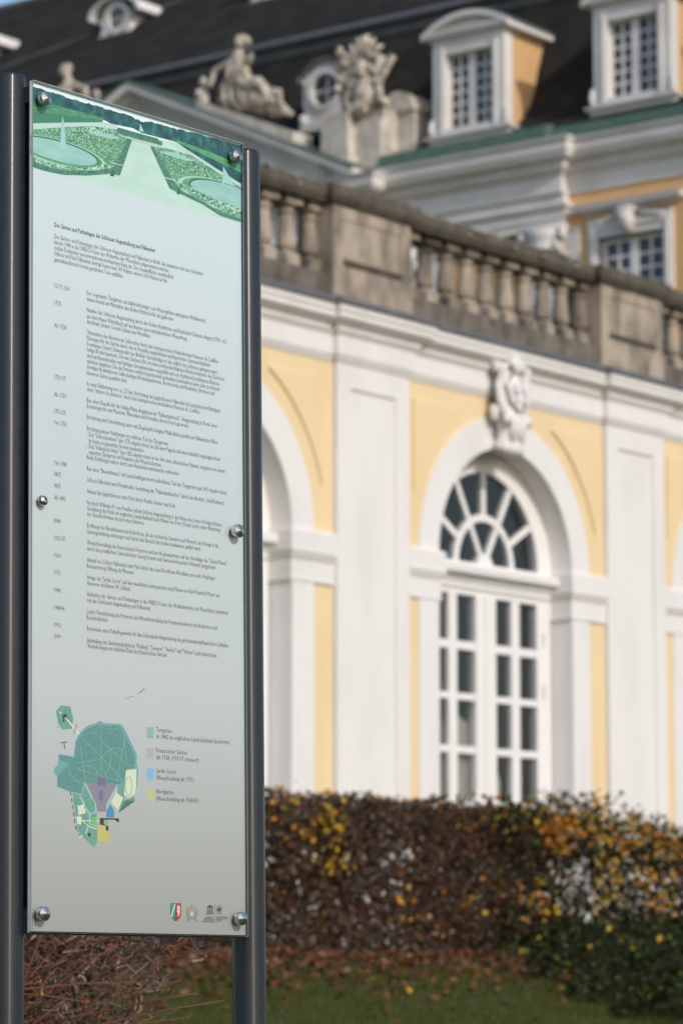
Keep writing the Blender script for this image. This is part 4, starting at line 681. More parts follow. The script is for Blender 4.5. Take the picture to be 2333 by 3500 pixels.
def pilaster(c):
    mb = MB(); h = .695; z0, z1 = 0, 6.5 + ZA; p0, p1, q0, q1 = -.43, .43, .9, 6.21 + ZA; d = .075; r = .028
    F = lambda x, y, z: (c + x, y, z)
    v = [F(-h, -d, z0), F(h, -d, z0), F(h, -d, z1), F(-h, -d, z1), F(p0, -d, q0), F(p1, -d, q0), F(p1, -d, q1), F(p0, -d, q1),
         F(p0, -d + r, q0), F(p1, -d + r, q0), F(p1, -d + r, q1), F(p0, -d + r, q1), F(-h, .35, z0), F(h, .35, z0), F(h, .35, z1), F(-h, .35, z1)]
    f = [(0, 1, 5, 4), (1, 2, 6, 5), (2, 3, 7, 6), (3, 0, 4, 7), (4, 5, 9, 8), (5, 6, 10, 9), (6, 7, 11, 10), (7, 4, 8, 11), (8, 9, 10, 11), (0, 3, 15, 12), (1, 13, 14, 2)]
    mb.add(v, f)
    return obj('pilaster', mb, WHITE, arcade)
for k in range(-2, 4): pilaster(pil_c(k))

# one bay built at x = 0 (arch centre) and copied
L_, R_x = PC + .695 - AC, PC + PITCH - .695 - AC      # wall field between pilasters
wall = MB()
n = 28
for i in range(n):
    a0, a1 = math.pi * i / n, math.pi * (i + 1) / n
    xa, xb = (RO - .02) * math.cos(a1), (RO - .02) * math.cos(a0)
    wall.prism([(xa, SPR + (RO - .02) * math.sin(a1)), (xb, SPR + (RO - .02) * math.sin(a0)), (xb, TOP - .05), (xa, TOP - .05)], 0, .30)
wall.box(L_, -RO + .02, 0, .30, 0, TOP - .05); wall.box(RO - .02, R_x, 0, .30, 0, TOP - .05)
wall.f = [f for f in wall.f]
surround = MB()
surround.arc(0, SPR, R0, RO, 0, math.pi, -.022, .46, 40)
surround.box(-RO, -R0, -.022, .46, 0, SPR); surround.box(R0, RO, -.022, .46, 0, SPR)
surround.box(-R0, R0, -.0, .46, 0, .55)
def spandrel(s):
    """raised field between arch and pilaster"""
    ra = 2.06; e = (R_x - .21 if s > 0 else -L_ - .155); zt = 6.28 + ZA
    a_lo = math.acos(min(1, (e) / ra)) if e < ra else 0.0
    a_hi = math.asin(min(1, (zt - SPR) / ra)) - .02 if zt - SPR < ra else math.radians(66)
    pts = [(ra * math.cos(a_lo + (a_hi - a_lo) * i / 14), SPR + ra * math.sin(a_lo + (a_hi - a_lo) * i / 14)) for i in range(15)]
    x_in = max(pts[-1][0], .25); mb = MB()
    for p, q in zip(pts, pts[1:]):
        pass
    poly = pts + [(pts[-1][0], zt), (e, zt), (e, pts[0][1])]
    poly = [(s * x, z) for x, z in poly]
    from mathutils.geometry import tessellate_polygon
    m = len(poly)
    a = sum(poly[i][0] * poly[(i + 1) % m][1] - poly[(i + 1) % m][0] * poly[i][1] for i in range(m))
    if a < 0: poly = poly[::-1]
    tri = tessellate_polygon([[Vector((p[0], p[1], 0)) for p in poly]])
    def ccw(t):
        A, B, C = (poly[i] for i in t); return (B[0] - A[0]) * (C[1] - A[1]) - (C[0] - A[0]) * (B[1] - A[1]) > 0
    mb.add([(x, -.028, z) for x, z in poly] + [(x, .01, z) for x, z in poly], [tuple(t) if ccw(t) else tuple(t[::-1]) for t in tri] + [(i + m, (i + 1) % m + m, (i + 1) % m, i) for i in range(m)])
    return mb
IMP = Zp([(-.02, 3.90), (.03, 3.90), (.036, 3.93), (.03, 3.955), (.03, 4.14), (.045, 4.16), (.082, 4.235), (.085, 4.26), (.075, 4.27), (.075, 4.47), (.06, 4.495), (-.02, 4.50)])
imp_l = MB(); imp_l.sweep([(L_ + .002, 0), (-R0, 0), (-R0, .30)], IMP)
imp_r = MB(); imp_r.sweep([(R0, .30), (R0, 0), (R_x - .002, 0)], IMP)
# keystone: shell crest, scrolled shield and tapering console
key = MB(); key.smooth = True
KX = 0.0
key.smooth = True
KX = -.14
def kl(x, y, z, rx, ry, rz, sd, amp=.08, rot=(0, 0, 0), n=18, k=13): key.lump((KX + x, -y, z + ZA), (rx, ry, rz), sd, amp, rot, n, k)
# tapering console with a flared foot and three flutes
key.tube([(KX, -.16, 5.85 + ZA), (KX, -.18, 5.90 + ZA), (KX, -.17, 6.0 + ZA), (KX, -.19, 6.2 + ZA), (KX, -.2, 6.42 + ZA)], [.225, .225, .165, .185, .21], 14)
for dx in (-.12, 0.02, .15): key.tube([(KX + dx * .7, -.32, 5.93 + ZA), (KX + dx * .8, -.35, 6.12 + ZA), (KX + dx * .9, -.38, 6.28 + ZA)], [.035, .05, .035], 7)
# shield with rolled sides, crest above
kl(0, .22, 6.53, .235, .17, .40, 2, .05); kl(.01, .32, 6.50, .13, .09, .26, 9, .05)
for sx_ in (-1, 1):
    key.tube([(KX + sx_ * .12, -.30, 6.93 + ZA), (KX + sx_ * .25, -.30, 6.86 + ZA), (KX + sx_ * .28, -.26, 6.66 + ZA), (KX + sx_ * .27, -.28, 6.45 + ZA), (KX + sx_ * .22, -.32, 6.28 + ZA), (KX + sx_ * .10, -.36, 6.20 + ZA)], [.035, .062, .068, .066, .062, .04], 9)
    key.tube([(KX + sx_ * .10, -.36, 6.80 + ZA), (KX + sx_ * .19, -.37, 6.64 + ZA), (KX + sx_ * .16, -.40, 6.46 + ZA), (KX + sx_ * .05, -.42, 6.32 + ZA)], [.022, .04, .038, .02], 7)
    kl(sx_ * .28, .24, 6.86, .085, .11, .075, 5 + sx_, .1); kl(sx_ * .20, .36, 6.22, .075, .08, .07, 8 + sx_, .1)
    kl(sx_ * .30, .18, 6.30, .05, .08, .10, 11 + sx_, .15)
for i in range(5):
    a = math.radians(50 + i * 20); key.tube([(KX, -.34, 6.78 + ZA), (KX + .13 * math.cos(a), -.38, 6.78 + ZA + .16 * math.sin(a)), (KX + .22 * math.cos(a), -.33, 6.78 + ZA + .27 * math.sin(a))], [.03, .055, .022], 7)
for dx, dz, r_ in ((-.06, 6.60, .05), (.07, 6.62, .05), (0, 6.48, .06), (-.03, 6.38, .045)): kl(dx, .41, dz, r_, .04, r_ * 1.4, int(dz * 50), .2)
key.v = [(x, y * .80, z) for x, y, z in key.v]
# joinery
YF = .30; WX = -.025                                   # window centre against arch centre
fr = MB()
fr.arc(WX, SPR, 1.165, R0 + .03, 0, math.pi, YF, YF + .12, 36)
fr.box(WX - 1.44, WX - 1.13, YF, YF + .12, .5, SPR); fr.box(WX + 1.13, WX + 1.44, YF, YF + .12, .5, SPR)
fr.box(WX - 1.13, WX + 1.13, YF, YF + .12, 4.075 + ZA, 4.22 + ZA)
fr.box(WX - 1.13, WX + 1.13, YF + .01, YF + .12, .5, 1.02 + ZA)
fr.box(WX - .215, WX + .215, YF - .01, YF + .11, 1.02 + ZA, 4.075 + ZA); fr.box(WX - .045, WX + .045, YF - .035, YF - .01, .9, 4.075 + ZA)
tr = MB(); tr.sweep([(-R0 + .0, YF), (R0 - .0, YF)], Zp([(-.08, 4.16), (.03, 4.16), (.03, 4.20), (.02, 4.215), (.05, 4.235), (.06, 4.30), (.17, 4.325), (.18, 4.40), (.15, 4.43), (-.08, 4.44)]))
ro = [(4.075, 3.505), (3.40, 2.868), (2.785, 2.222), (2.135, 1.575)]
cols = [(-1.13, -.766), (-.594, -.215), (.215, .575), (.749, 1.13)]
mu = MB()
for a, b_ in (((-.766, -.594)), ((.575, .749))): mu.box(WX + a, WX + b_, YF + .005, YF + .09, 1.02 + ZA, 4.075 + ZA)
for (t0, b0), (t1, b1) in zip(ro, ro[1:] + [(1.49, 1.0)]):
    for a, b_ in cols: mu.box(WX + a, WX + b_, YF + .01, YF + .085, t1 + ZA, b0 + ZA)
lu = MB(); ri = .60; rim = 1.17
lu.arc(WX, SPR, ri - .045, ri + .045, 0, math.pi, YF + .005, YF + .09, 28)
def spoke(a, r0, r1, w, mbx):
    c, s_ = math.cos(a), math.sin(a)
    P = [(WX + r0 * c + w * s_, SPR + r0 * s_ - w * c), (WX + r1 * c + w * s_, SPR + r1 * s_ - w * c), (WX + r1 * c - w * s_, SPR + r1 * s_ + w * c), (WX + r0 * c - w * s_, SPR + r0 * s_ + w * c)]
    mbx.prism(P, YF + .012, YF + .083)
for dg in (30, 60, 90, 120, 150): spoke(math.radians(dg), ri + .04, rim, .040, lu)
for dg in (60, 120): spoke(math.radians(dg), .08, ri - .04, .038, lu)
lu.arc(WX, SPR - .02, .001, .17, 0, math.pi, YF - .004, YF + .095, 12)
lu.box(WX - 1.17, WX + 1.17, YF + .008, YF + .088, 4.425 + ZA, SPR + .02)
hinge = MB(); hinge.lathe([(.014, 0), (.014, .16)], 0, 0, 10)
cloth = MB()   # looped curtain seen through the lower left panes
for i in range(36):
    x0, x1 = -1.12 + i * .045, -1.12 + (i + 1) * .045; d0, d1 = (.014 * math.sin(i * 1.1) for i in (i, i + 1))
    def top(x): return 2.60 - .9 * (x + .5) ** 2 if x < -.1 else 2.456 - 1.0 * (x + .1)
    cloth.add([(x0, .445 + d0, .6), (x1, .445 + d1, .6), (x1, .445 + d1, top(x1) + ZA), (x0, .445 + d0, top(x0) + ZA)], [(0, 1, 2, 3)])
me = {'wall_field': wall.mesh('wall_field', YELL), 'arch_surround': surround.mesh('arch_surround', WHITE), 'spandrel_panel': [spandrel(-1).mesh('spandrel_panel', YELL), spandrel(1).mesh('spandrel_panel', YELL)],
      'impost': [imp_l.mesh('impost', WHITE), imp_r.mesh('impost', WHITE)], 'keystone': key.mesh('keystone', WHITE)}
pane_m = {}
def pane_box(w, h): 
    k_ = (round(w, 3), round(h, 3))
    if k_ not in pane_m:
        q = MB(); q.box(-w / 2 - .008, w / 2 + .008, 0, .006, -h / 2 - .008, h / 2 + .008); pane_m[k_] = q.mesh('pane', PANE)
    return pane_m[k_]
secs = []
for i in range(6):
    q = MB(); a0, a1 = math.radians(30 * i), math.radians(30 * i + 30); q.arc(WX, SPR, ri + .03, rim + .01, a0, a1, YF + .045, YF + .051, 6); secs.append(q.mesh('pane', PANE))
for i in range(3):
    q = MB(); q.arc(WX, SPR, .06, ri - .03, math.radians(60 * i), math.radians(60 * i + 60), YF + .045, YF + .051, 10); secs.append(q.mesh('pane', PANE))
fr_m, tr_m, mu_m, lu_m, hi_m, cl_m = fr.mesh('window_frame', JOIN), tr.mesh('transom', JOIN), mu.mesh('glazing_bars', JOIN), lu.mesh('fanlight_bars', JOIN), hinge.mesh('hinge', STEEL), cloth.mesh('curtain', CURT)
for k in BAYS:
    x = AC + PITCH * k; at = (x, 0, 0)
    obj('wall_field', me['wall_field'], None, arcade, at); obj('arch_surround', me['arch_surround'], None, arcade, at)
    for q in me['spandrel_panel']: obj('spandrel_panel', q, None, arcade, at)
    for q in me['impost']: obj('impost', q, None, arcade, at)
    obj('keystone', me['keystone'], None, arcade, at)
    w = obj('window_frame', fr_m, None, arcade, at)
    obj('transom', tr_m, None, w); obj('glazing_bars', mu_m, None, w); obj('fanlight_bars', lu_m, None, w)
    for q in secs: obj('pane', q, None, w)
    for t, b_ in ro:
        for a, c_ in cols: obj('pane', pane_box(c_ - a, t - b_), None, w, (WX + (a + c_) / 2, YF + .045, (t + b_) / 2 + ZA))
    for z in (1.62, 2.9, 3.55):
        for xx in (-1.27, 1.27): obj('hinge', hi_m, None, w, (WX + xx, YF - .008, z + ZA))
    if k <= 0: obj('curtain', cl_m, None, arcade, at)

# ------------------------------------------------------------------ balustrade standing on the arcade
bal = thing('stone_balustrade', 'weathered grey brown sandstone balustrade with dark lichened coping along the terrace above the arcade', 'balustrade', (O_.x, O_.y, HC + 7.27), math.pi / 2 - YAW)
zb = lambda z: z - 7.27
PCB = -2.69; ph = .775
def ped(c):
    mb = MB()
    mb.box(c - ph, c + ph, -.03, .55, zb(7.27), zb(7.54)); mb.box(c - ph + .02, c + ph - .02, 0, .52, zb(7.54), zb(8.375))
    # sunk field with a sloping lower ledge
    p = MB(); h = ph - .02
    x = [-h, -.53, .53, h]; z = [zb(7.54), zb(7.70), zb(8.25), zb(8.375)]
    return mb
rg = random.Random(11)
prof = [(.115, .0), (.12, .17), (.075, .185), (.068, .21), (.106, .235), (.117, .28), (.112, .34), (.096, .47), (.083, .60), (.083, .63), (.108, .645), (.108, .668), (.08, .68), (.085, .70), (.138, .735), (.142, .825)]
bm_ = MB(); bm_.lathe(prof, n=14)
# square plinth and abacus of a baluster
bm_.box(-.118, .118, -.118, .118, 0, .16); bm_.box(-.142, .142, -.142, .142, .745, .83)
bal_m = bm_.mesh('baluster', STONE)
hb = MB(); hb.lathe(prof, n=14); hb.box(-.118, .118, -.118, .118, 0, .16); hb.box(-.142, .142, -.142, .142, .745, .83)
ped_m = ped(0).mesh('pedestal', STONE)
led = MB(); led.sweep([(-.56, 0), (.56, 0)], [(-.02, zb(7.66)), (.012, zb(7.66)), (.045, zb(7.72)), (-.004, zb(7.76)), (-.02, zb(7.76))]); led_m = led.mesh('ledge', SDARK)
fld = MB()
fld.box(-.755, -.56, -.014, 0.01, zb(7.545), zb(8.37)); fld.box(.56, .755, -.014, 0.01, zb(7.545), zb(8.37)); fld.box(-.56, .56, -.014, .01, zb(8.22), zb(8.37)); fld.box(-.56, .56, -.014, .01, zb(7.545), zb(7.66))
fld_m = fld.mesh('panel_border', STONE)
for k in range(-2, 4):
    c = PCB + PITCH * k
    po = obj('pedestal', ped_m, None, bal, (c, 0, 0)); obj('ledge', led_m, None, po); obj('panel_border', fld_m, None, po)
    cp = MB(); cp.sweep([(c - ph - .02, .1), (c - ph - .02, -.03), (c + ph + .02, -.03), (c + ph + .02, .1)], [(-.2, zb(8.378)), (.015, zb(8.378)), (.05, zb(8.42)), (.075, zb(8.46)), (.078, zb(8.545)), (.06, zb(8.60)), (-.2, zb(8.606))])
    cp.box(c - ph + .1, c + ph - .1, .1, .56, zb(8.38), zb(8.6)); obj('coping_stone', cp, SDARK, bal)
for k in range(-2, 3):
    a, b_ = PCB + PITCH * k + ph, PCB + PITCH * (k + 1) - ph
    mb = MB(); mb.box(a - .0, b_, .07, .50, zb(7.272), zb(7.55)); obj('plinth_course', mb, STONE2, bal)
    m_ = 3
    for i in range(m_):
        u, w = a + .045 + (b_ - a - .09) * i / m_, a + .045 + (b_ - a - .09) * (i + 1) / m_
        cp = MB(); dz = rg.uniform(-.006, .006)
        cp.sweep([(u + .004, .085), (w - .004, .085)], [(-.40, zb(8.38)), (.03, zb(8.38)), (.06, zb(8.42)), (.085, zb(8.46)), (.09, zb(8.545) + dz), (.07, zb(8.598) + dz), (-.43, zb(8.604) + dz), (-.46, zb(8.46))])
        obj('coping_stone', cp, SDARK, bal)
    for i in range(10):
        x = (a + b_) / 2 + .095 + (i - 4.5) * .424
        if i == 9: x = b_ - .06
        o = obj('baluster', bal_m, None, bal, (x, .285, zb(7.55))); o.rotation_euler = (0, 0, rg.uniform(-.06, .06))
# pale lichen cushions on the coping
lic = MB()
for i in range(70):
    x = rg.uniform(-5.5, 6); lic.lump((x, rg.uniform(-.04, .05), zb(rg.choice((8.6, 8.6, 8.56, 8.5)))), (rg.uniform(.015, .05), rg.uniform(.015, .035), .018), i, .2, n=6, k=4)
obj('lichen', lic, LICHEN, bal, kind='stuff')

# ------------------------------------------------------------------ palace behind (local x along the front, y back, z up)
PQ = Vector((4.96074, 68.0, 0)); PB = GA
palace = thing('palace', 'large ochre palace with grey entablature, slate mansard roof, dormers and pediment rising behind the terrace', 'palace', (PQ.x, PQ.y, PB), -YAW)
XA, XB = -34.0, 13.0; RES = .12; YP = -.28              # right end of the projecting part, its depth
mb = MB(); mb.box(-5.0, .93, 0, .6, 0, 16.33 + ZA)
for k in range(3):
    u = 4.43 * k; mb.box(u + 2.64, u + 5.36 if k < 2 else XB - .4, 0, .6, 0, 16.33 + ZA); mb.box(u + .93, u + 2.64, 0, .6, 15.2 + ZA, 16.33 + ZA); mb.box(u + .93, u + 2.64, 0, .6, 0, 12.4 + ZA)
mb.box(XA, -5.0, -.5, .6, 0, 16.33 + ZA); mb.box(XA, XB, 12, 12.5, 0, 17 + ZA); mb.box(XB - .4, XB, 0, 12, 0, 17 + ZA); mb.box(XA, XA + .4, .6, 12, 0, 17 + ZA)
obj('wall', mb, OCHRE, palace)
# pilasters of the projecting part
def ppil(c):
    mb = MB(); mb.box(c - .42, c + .42, -.16, 0.02, 0, 15.04 + ZA); mb.box(c + .43, c + .80, -.05, .01, 0, 15.54 + ZA); o = obj('pilaster', mb, PGREY, palace)
    k = MB(); k.smooth = True
    k.lathe([(.40, 15.03 + ZA), (.43, 15.06 + ZA), (.40, 15.10 + ZA), (.44, 15.30 + ZA), (.52, 15.46 + ZA)], c, -.12, 12)
    for dx in (-.54, 0, .54):
        k.lump((c + dx, -.34, 15.36 + ZA), (.12, .12, .15), int(dx * 10) + 7, .15); k.lump((c + dx * .7, -.36, 15.16 + ZA), (.075, .08, .15), 3, .2)
    for dx in (-.28, .28): k.lump((c + dx, -.32, 15.22 + ZA), (.09, .09, .2), 5, .2)
    k.box(c - .60, c + .60, -.42, .0, 15.48 + ZA, 15.55 + ZA)
    obj('capital', k, PGREY, palace)
for c in (-.35, -4.2): ppil(c)
mb = MB(); mb.sweep([(-5.0, YP + .1), (RES, YP + .1), (RES, .1)], Zp([(-.1, 15.552), (.04, 15.552), (.04, 15.74), (.075, 15.75), (.075, 15.955), (.13, 15.97), (.17, 16.045), (.15, 16.10), (.04, 16.14), (.04, 16.318), (-.1, 16.318)])); obj('architrave', mb, PGREY, palace)
epath = [(-5.0, YP), (RES, YP), (RES, 0), (XB, 0)]
mb = MB(); mb.sweep(epath, Zp([(-.1, 16.32), (.05, 16.32), (.05, 16.70), (.09, 16.73), (.16, 16.80), (.22, 16.84), (.22, 16.935), (-.1, 16.94)])); obj('frieze', mb, PGREY, palace)
mb = MB(); mb.sweep(epath, Zp([(-.1, 16.942), (.24, 16.95), (.27, 17.0), (.42, 17.06), (.44, 17.15), (.47, 17.17), (.48, 17.32), (.53, 17.40), (.55, 17.43), (.55, 17.46), (-.1, 17.47)])); obj('cornice', mb, PGREY, palace)
for (u0, u1, yy) in [(-4.6 + 1.55 * i, -4.6 + 1.55 * (i + 1), YP if -4.6 + 1.55 * (i + 1) < RES + .9 else 0) for i in range(11)]:
    mb = MB(); mb.sweep([(u0 + .01, yy), (u1 - .01, yy)], Zp([(.1, 17.472), (.51, 17.472), (.52, 17.52), (.42, 17.80), (.1, 17.86)])); obj('gutter_sheet', mb, COPPER, palace)
# mansard
def sheet(name, prof, m, x0, x1):
    mb = MB(); nx = 12
    for i in range(nx + 1):
        x = x0 + (x1 - x0) * i / nx
        for y, z in prof: mb.v.append((x, y, z + ZA))
    k = len(prof)
    for i in range(nx):
        for j in range(k - 1): mb.f.append((i * k + j, (i + 1) * k + j, (i + 1) * k + j + 1, i * k + j + 1)); mb.m.append(0)
    return obj(name, mb, m, palace)
sheet('mansard_slope', [(-.45, 17.81), (-.2, 17.91), (0, 18.02), (.33, 18.2), (.75, 18.52), (1.05, 18.9), (1.22, 19.3), (1.34, 19.71), (1.6, 20.43), (2.02, 21.62)], SLATE, XA, XB)
mb = MB(); mb.sweep([(XA, 2.05), (XB, 2.05)], Zp([(-.2, 21.60), (.06, 21.62), (.10, 21.72), (.05, 21.78), (.05, 21.86), (.24, 21.90), (.27, 21.97), (.22, 22.05), (.08, 22.12), (-.2, 22.16)])); obj('roof_moulding', mb, SLATE2, palace)
sheet('upper_roof', [(2.0, 22.12), (9.0, 27.62), (16.5, 22.0)], SLATE, XA, XB)
mb = MB(); mb.tube([(-26, 2.6, 22.64 + ZA), (-9.5, 8.95, 27.63 + ZA)], [.035, .035], 5); obj('lightning_conductor', mb, SLATE2, palace)
mb = MB(); mb.tube([(XA, 9, 27.66 + ZA), (XB, 9, 27.66 + ZA)], [.12, .12], 6); obj('ridge_roll', mb, SLATE2, palace)

for x_ in (XA + .15, XB - .15):
    mb = MB(); q = [(-.2, 16.9), (-.1, 17.95), (.33, 18.15), (1.0, 18.8), (1.5, 20.3), (1.95, 21.6), (2.1, 22.1), (9.0, 27.5), (16.3, 22.0), (16.3, 16.9)]
    mb.add([(x_ - .1, y, z + ZA) for y, z in q] + [(x_ + .1, y, z + ZA) for y, z in q], [tuple(range(10)), tuple(range(19, 9, -1))] + [(i, (i + 1) % 10, (i + 1) % 10 + 10, i + 10) for i in range(10)]); obj('gable', mb, SLATE, palace)
def sash(mbx, x0, x1, z0, z1, ncol, nrow, y, mull=.10, bar=.027, edge=.05):
    """joinery bars of a two-leaf window; returns pane rectangles"""
    xc = (x0 + x1) / 2; mbx.box(xc - mull, xc + mull, y - .03, y + .05, z0, z1); out = []
    mbx.box(x0, x1, y, y + .05, z1 - edge, z1); mbx.box(x0, x1, y, y + .05, z0, z0 + edge)
    mbx.box(x0, x0 + edge, y, y + .05, z0 + edge, z1 - edge); mbx.box(x1 - edge, x1, y, y + .05, z0 + edge, z1 - edge)
    for a, b_ in ((x0 + edge, xc - mull), (xc + mull, x1 - edge)):
        w = (b_ - a) / ncol
        for i in range(1, ncol): mbx.box(a + w * i - bar, a + w * i + bar, y + .005, y + .045, z0 + edge, z1 - edge)
        h = (z1 - z0 - 2 * edge) / nrow
        for j in range(1, nrow): mbx.box(a, b_, y + .008, y + .042, z0 + edge + h * j - bar, z0 + edge + h * j + bar)
        for i in range(ncol):
            for j in range(nrow):
                out.append((a + w * (i + .5), z0 + edge + h * (j + .5), w - bar * 1.2, h - bar * 1.2))
    return out
ppm = {}
def ppane(w, h):
    k_ = (round(w, 2), round(h, 2))
    if k_ not in ppm:
        q = MB(); q.box(-k_[0] / 2 - .01, k_[0] / 2 + .01, 0, .006, -k_[1] / 2 - .01, k_[1] / 2 + .01); ppm[k_] = q.mesh('pane', PANED)
    return ppm[k_]
# dormers: front frame, cheeks, segmental pediment
zs = lambda z: z + ZA
fm = MB()
fm.box(-1.0, -.65, -.06, .28, zs(18.2), zs(20.42)); fm.box(.65, 1.0, -.06, .28, zs(18.2), zs(20.42)); fm.box(-.65, .65, -.06, .28, zs(20.11), zs(20.42)); fm.box(-.65, .65, -.06, .28, zs(18.2), zs(18.34))
for s_ in (-1, 1): fm.box(min(s_ * .70, s_ * .80), max(s_ * .70, s_ * .80), -.10, -.06, zs(18.25), zs(20.3)); fm.lump((s_ * 1.05, -.03, zs(18.42)), (.07, .1, .2), 3, .1)
ck = MB(); ck.box(-.97, .97, .285, 2.1, zs(17.9), zs(20.42))
sl = MB(); sl.sweep([(-1.06, .3), (-1.06, 0), (1.06, 0), (1.06, .3)], Zp([(-.1, 17.93), (.05, 17.95), (.06, 18.08), (.14, 18.12), (.15, 18.18), (.05, 18.198), (-.1, 18.198)]))
pd = MB(); hw = 1.03
pd.sweep([(-hw, 2.05), (-hw, -.04), (hw, -.04), (hw, 2.05)], Zp([(-.15, 20.422), (.02, 20.43), (.06, 20.48), (.16, 20.52), (.19, 20.60), (.19, 20.64), (-.15, 20.645)]))
Ra = 2.05; cz = 21.02 - Ra; am = math.asin(1.22 / Ra)
arcpts = [(Ra * math.sin(-am + 2 * am * i / 16), cz + Ra * math.cos(-am + 2 * am * i / 16)) for i in range(17)]
for p, q in zip(arcpts, arcpts[1:]):
    pd.prism([(p[0], zs(p[1] - .13)), (q[0], zs(q[1] - .13)), (q[0], zs(q[1])), (p[0], zs(p[1]))], -.24, 2.0)
    if abs(p[0]) < 1.1 and abs(q[0]) < 1.1 and min(p[1], q[1]) - .13 > 20.65: pd.prism([(p[0], zs(20.64)), (q[0], zs(20.64)), (q[0], zs(q[1] - .13)), (p[0], zs(p[1] - .13))], -.04, .3)
rf = MB()
for p, q in zip(arcpts, arcpts[1:]): rf.prism([(p[0] * 1.02, zs(p[1] + .004)), (q[0] * 1.02, zs(q[1] + .004)), (q[0] * 1.02, zs(q[1] + .04)), (p[0] * 1.02, zs(p[1] + .04))], -.1, 2.3)
sb = MB(); rects = sash(sb, -.65, .65, zs(18.34), zs(20.11), 2, 6, .12)
bk = MB(); bk.box(-.7, .7, .262, .284, zs(18.3), zs(20.15))
M_ = [(n_, q.mesh(n_, m_)) for n_, q, m_ in (('cheek', ck, OCHRE), ('sill', sl, PGREY), ('pediment', pd, PGREY), ('dormer_roof', rf, COPPER), ('sash', sb, PGREY), ('blind', bk, BLACKM))]
fmm = fm.mesh('dormer', PGREY)
for cx in (-2.54, 1.89, 6.32, 10.75):
    d = obj('dormer', fmm, None, palace, (cx, 0, 0))
    for n_, q in M_: obj(n_, q, None, d)
    for x, z, w, h in rects: obj('pane', ppane(w, h), None, d, (x, .15, z))
# tall window with hood and scrolled keystone
wf = MB(); x0, x1, z0, z1 = .93, 2.64, 12.4, 15.2
wf.box(.69, x0, -.07, .24, zs(12.3), zs(15.62)); wf.box(x1, 2.88, -.07, .24, zs(12.3), zs(15.62)); wf.box(.62, 2.95, -.16, .24, zs(12.1), zs(12.298)); wf.box(x0, x1, -.07, .24, zs(z1), zs(15.62))
wf.box(.78, .86, -.11, -.07, zs(12.3), zs(15.5)); wf.box(2.71, 2.79, -.11, -.07, zs(12.3), zs(15.5)); wf.box(.86, 2.71, -.11, -.07, zs(15.38), zs(15.5))
ob_w = obj('window_frame', wf, PGREY, palace)
hd = MB(); hd.sweep([(.66, .1), (.66, 0), (2.92, 0), (2.92, .1)], Zp([(-.05, 15.72), (.06, 15.73), (.10, 15.79), (.26, 15.82), (.29, 15.90), (.31, 15.955), (-.05, 15.98)])); obj('hood', hd, PGREY, ob_w)
ks = MB(); ks.smooth = True; ks.tube([(1.80, -.10, zs(15.18)), (1.80, -.2, zs(15.4)), (1.80, -.28, zs(15.66))], [.13, .17, .21], 8); ks.lump((1.80, -.26, zs(15.68)), (.30, .14, .10), 3, .12)
for s_ in (-1, 1):
    for i in range(4): ks.lump((1.80 + s_ * (.34 + .15 * i), -.10, zs(15.62 - .03 * i)), (.10, .06, .07), i, .25)
obj('keystone', ks, PGREY, ob_w)
ws = MB(); rects = sash(ws, x0, x1, zs(z0), zs(z1), 2, 8, .14, .10, .03, .12); obj('sash', ws, JOIN, ob_w)
for x, z, w, h in rects: obj('pane', ppane(w, h), None, ob_w, (x, .17, z))
mb = MB(); mb.box(.9, 2.7, .3, .34, 12, zs(15.3)); obj('blind', mb, BLACKM, ob_w)
for k in (1, 2): dup(ob_w, palace, (4.43 * k, 0, 0))
# round window in the mansard beside the pediment
oc = MB(); ox, oz, oy = -7.2, 20.10, .55
oc.arc(ox, zs(oz), .42, .68, 0, 2 * math.pi, oy, oy + 1.2, 28); oc.arc(ox, zs(oz), .40, .50, 0, 2 * math.pi, oy - .06, oy, 28)
oc.prism([(ox - .72, zs(19.25)), (ox + .72, zs(19.25)), (ox + .58, zs(19.6)), (ox + .60, zs(19.95)), (ox - .60, zs(19.95)), (ox - .58, zs(19.6))], oy + .02, oy + 1.0) if False else None
for s_ in (-1, 1):
    oc.prism([(ox + s_ * .74, zs(19.28)), (ox + s_ * .2, zs(19.28)), (ox + s_ * .2, zs(19.68)), (ox + s_ * .55, zs(19.75)), (ox + s_ * .60, zs(19.95)), (ox + s_ * .72, zs(19.9)), (ox + s_ * .62, zs(19.6))], oy + .01, oy + .9)
    oc.lump((ox + s_ * .70, oy, zs(20.42)), (.10, .12, .10), 2, .1); oc.lump((ox + s_ * .66, oy, zs(19.42)), (.13, .12, .14), 4, .1)
oc.box(ox - .7, ox + .7, oy - .1, oy + .6, zs(19.1), zs(19.28)); oc.box(ox - .028, ox + .028, oy + .1, oy + .14, zs(oz - .42), zs(oz + .42)); oc.box(ox - .42, ox + .42, oy + .105, oy + .135, zs(oz - .028), zs(oz + .028))
od = obj('round_window', oc, PGREY, palace)
for i in range(4):
    q = MB(); q.arc(ox, zs(oz), .02, .425, math.pi / 2 * i + .05, math.pi / 2 * (i + 1) - .05, oy + .14, oy + .15, 8); obj('pane', q, PANED, od)
rf = MB(); rf.arc(ox, zs(oz), .69, .76, .35, math.pi - .35, oy - .12, oy + 1.3, 16); obj('lead_hood', rf, SLATE2, od)
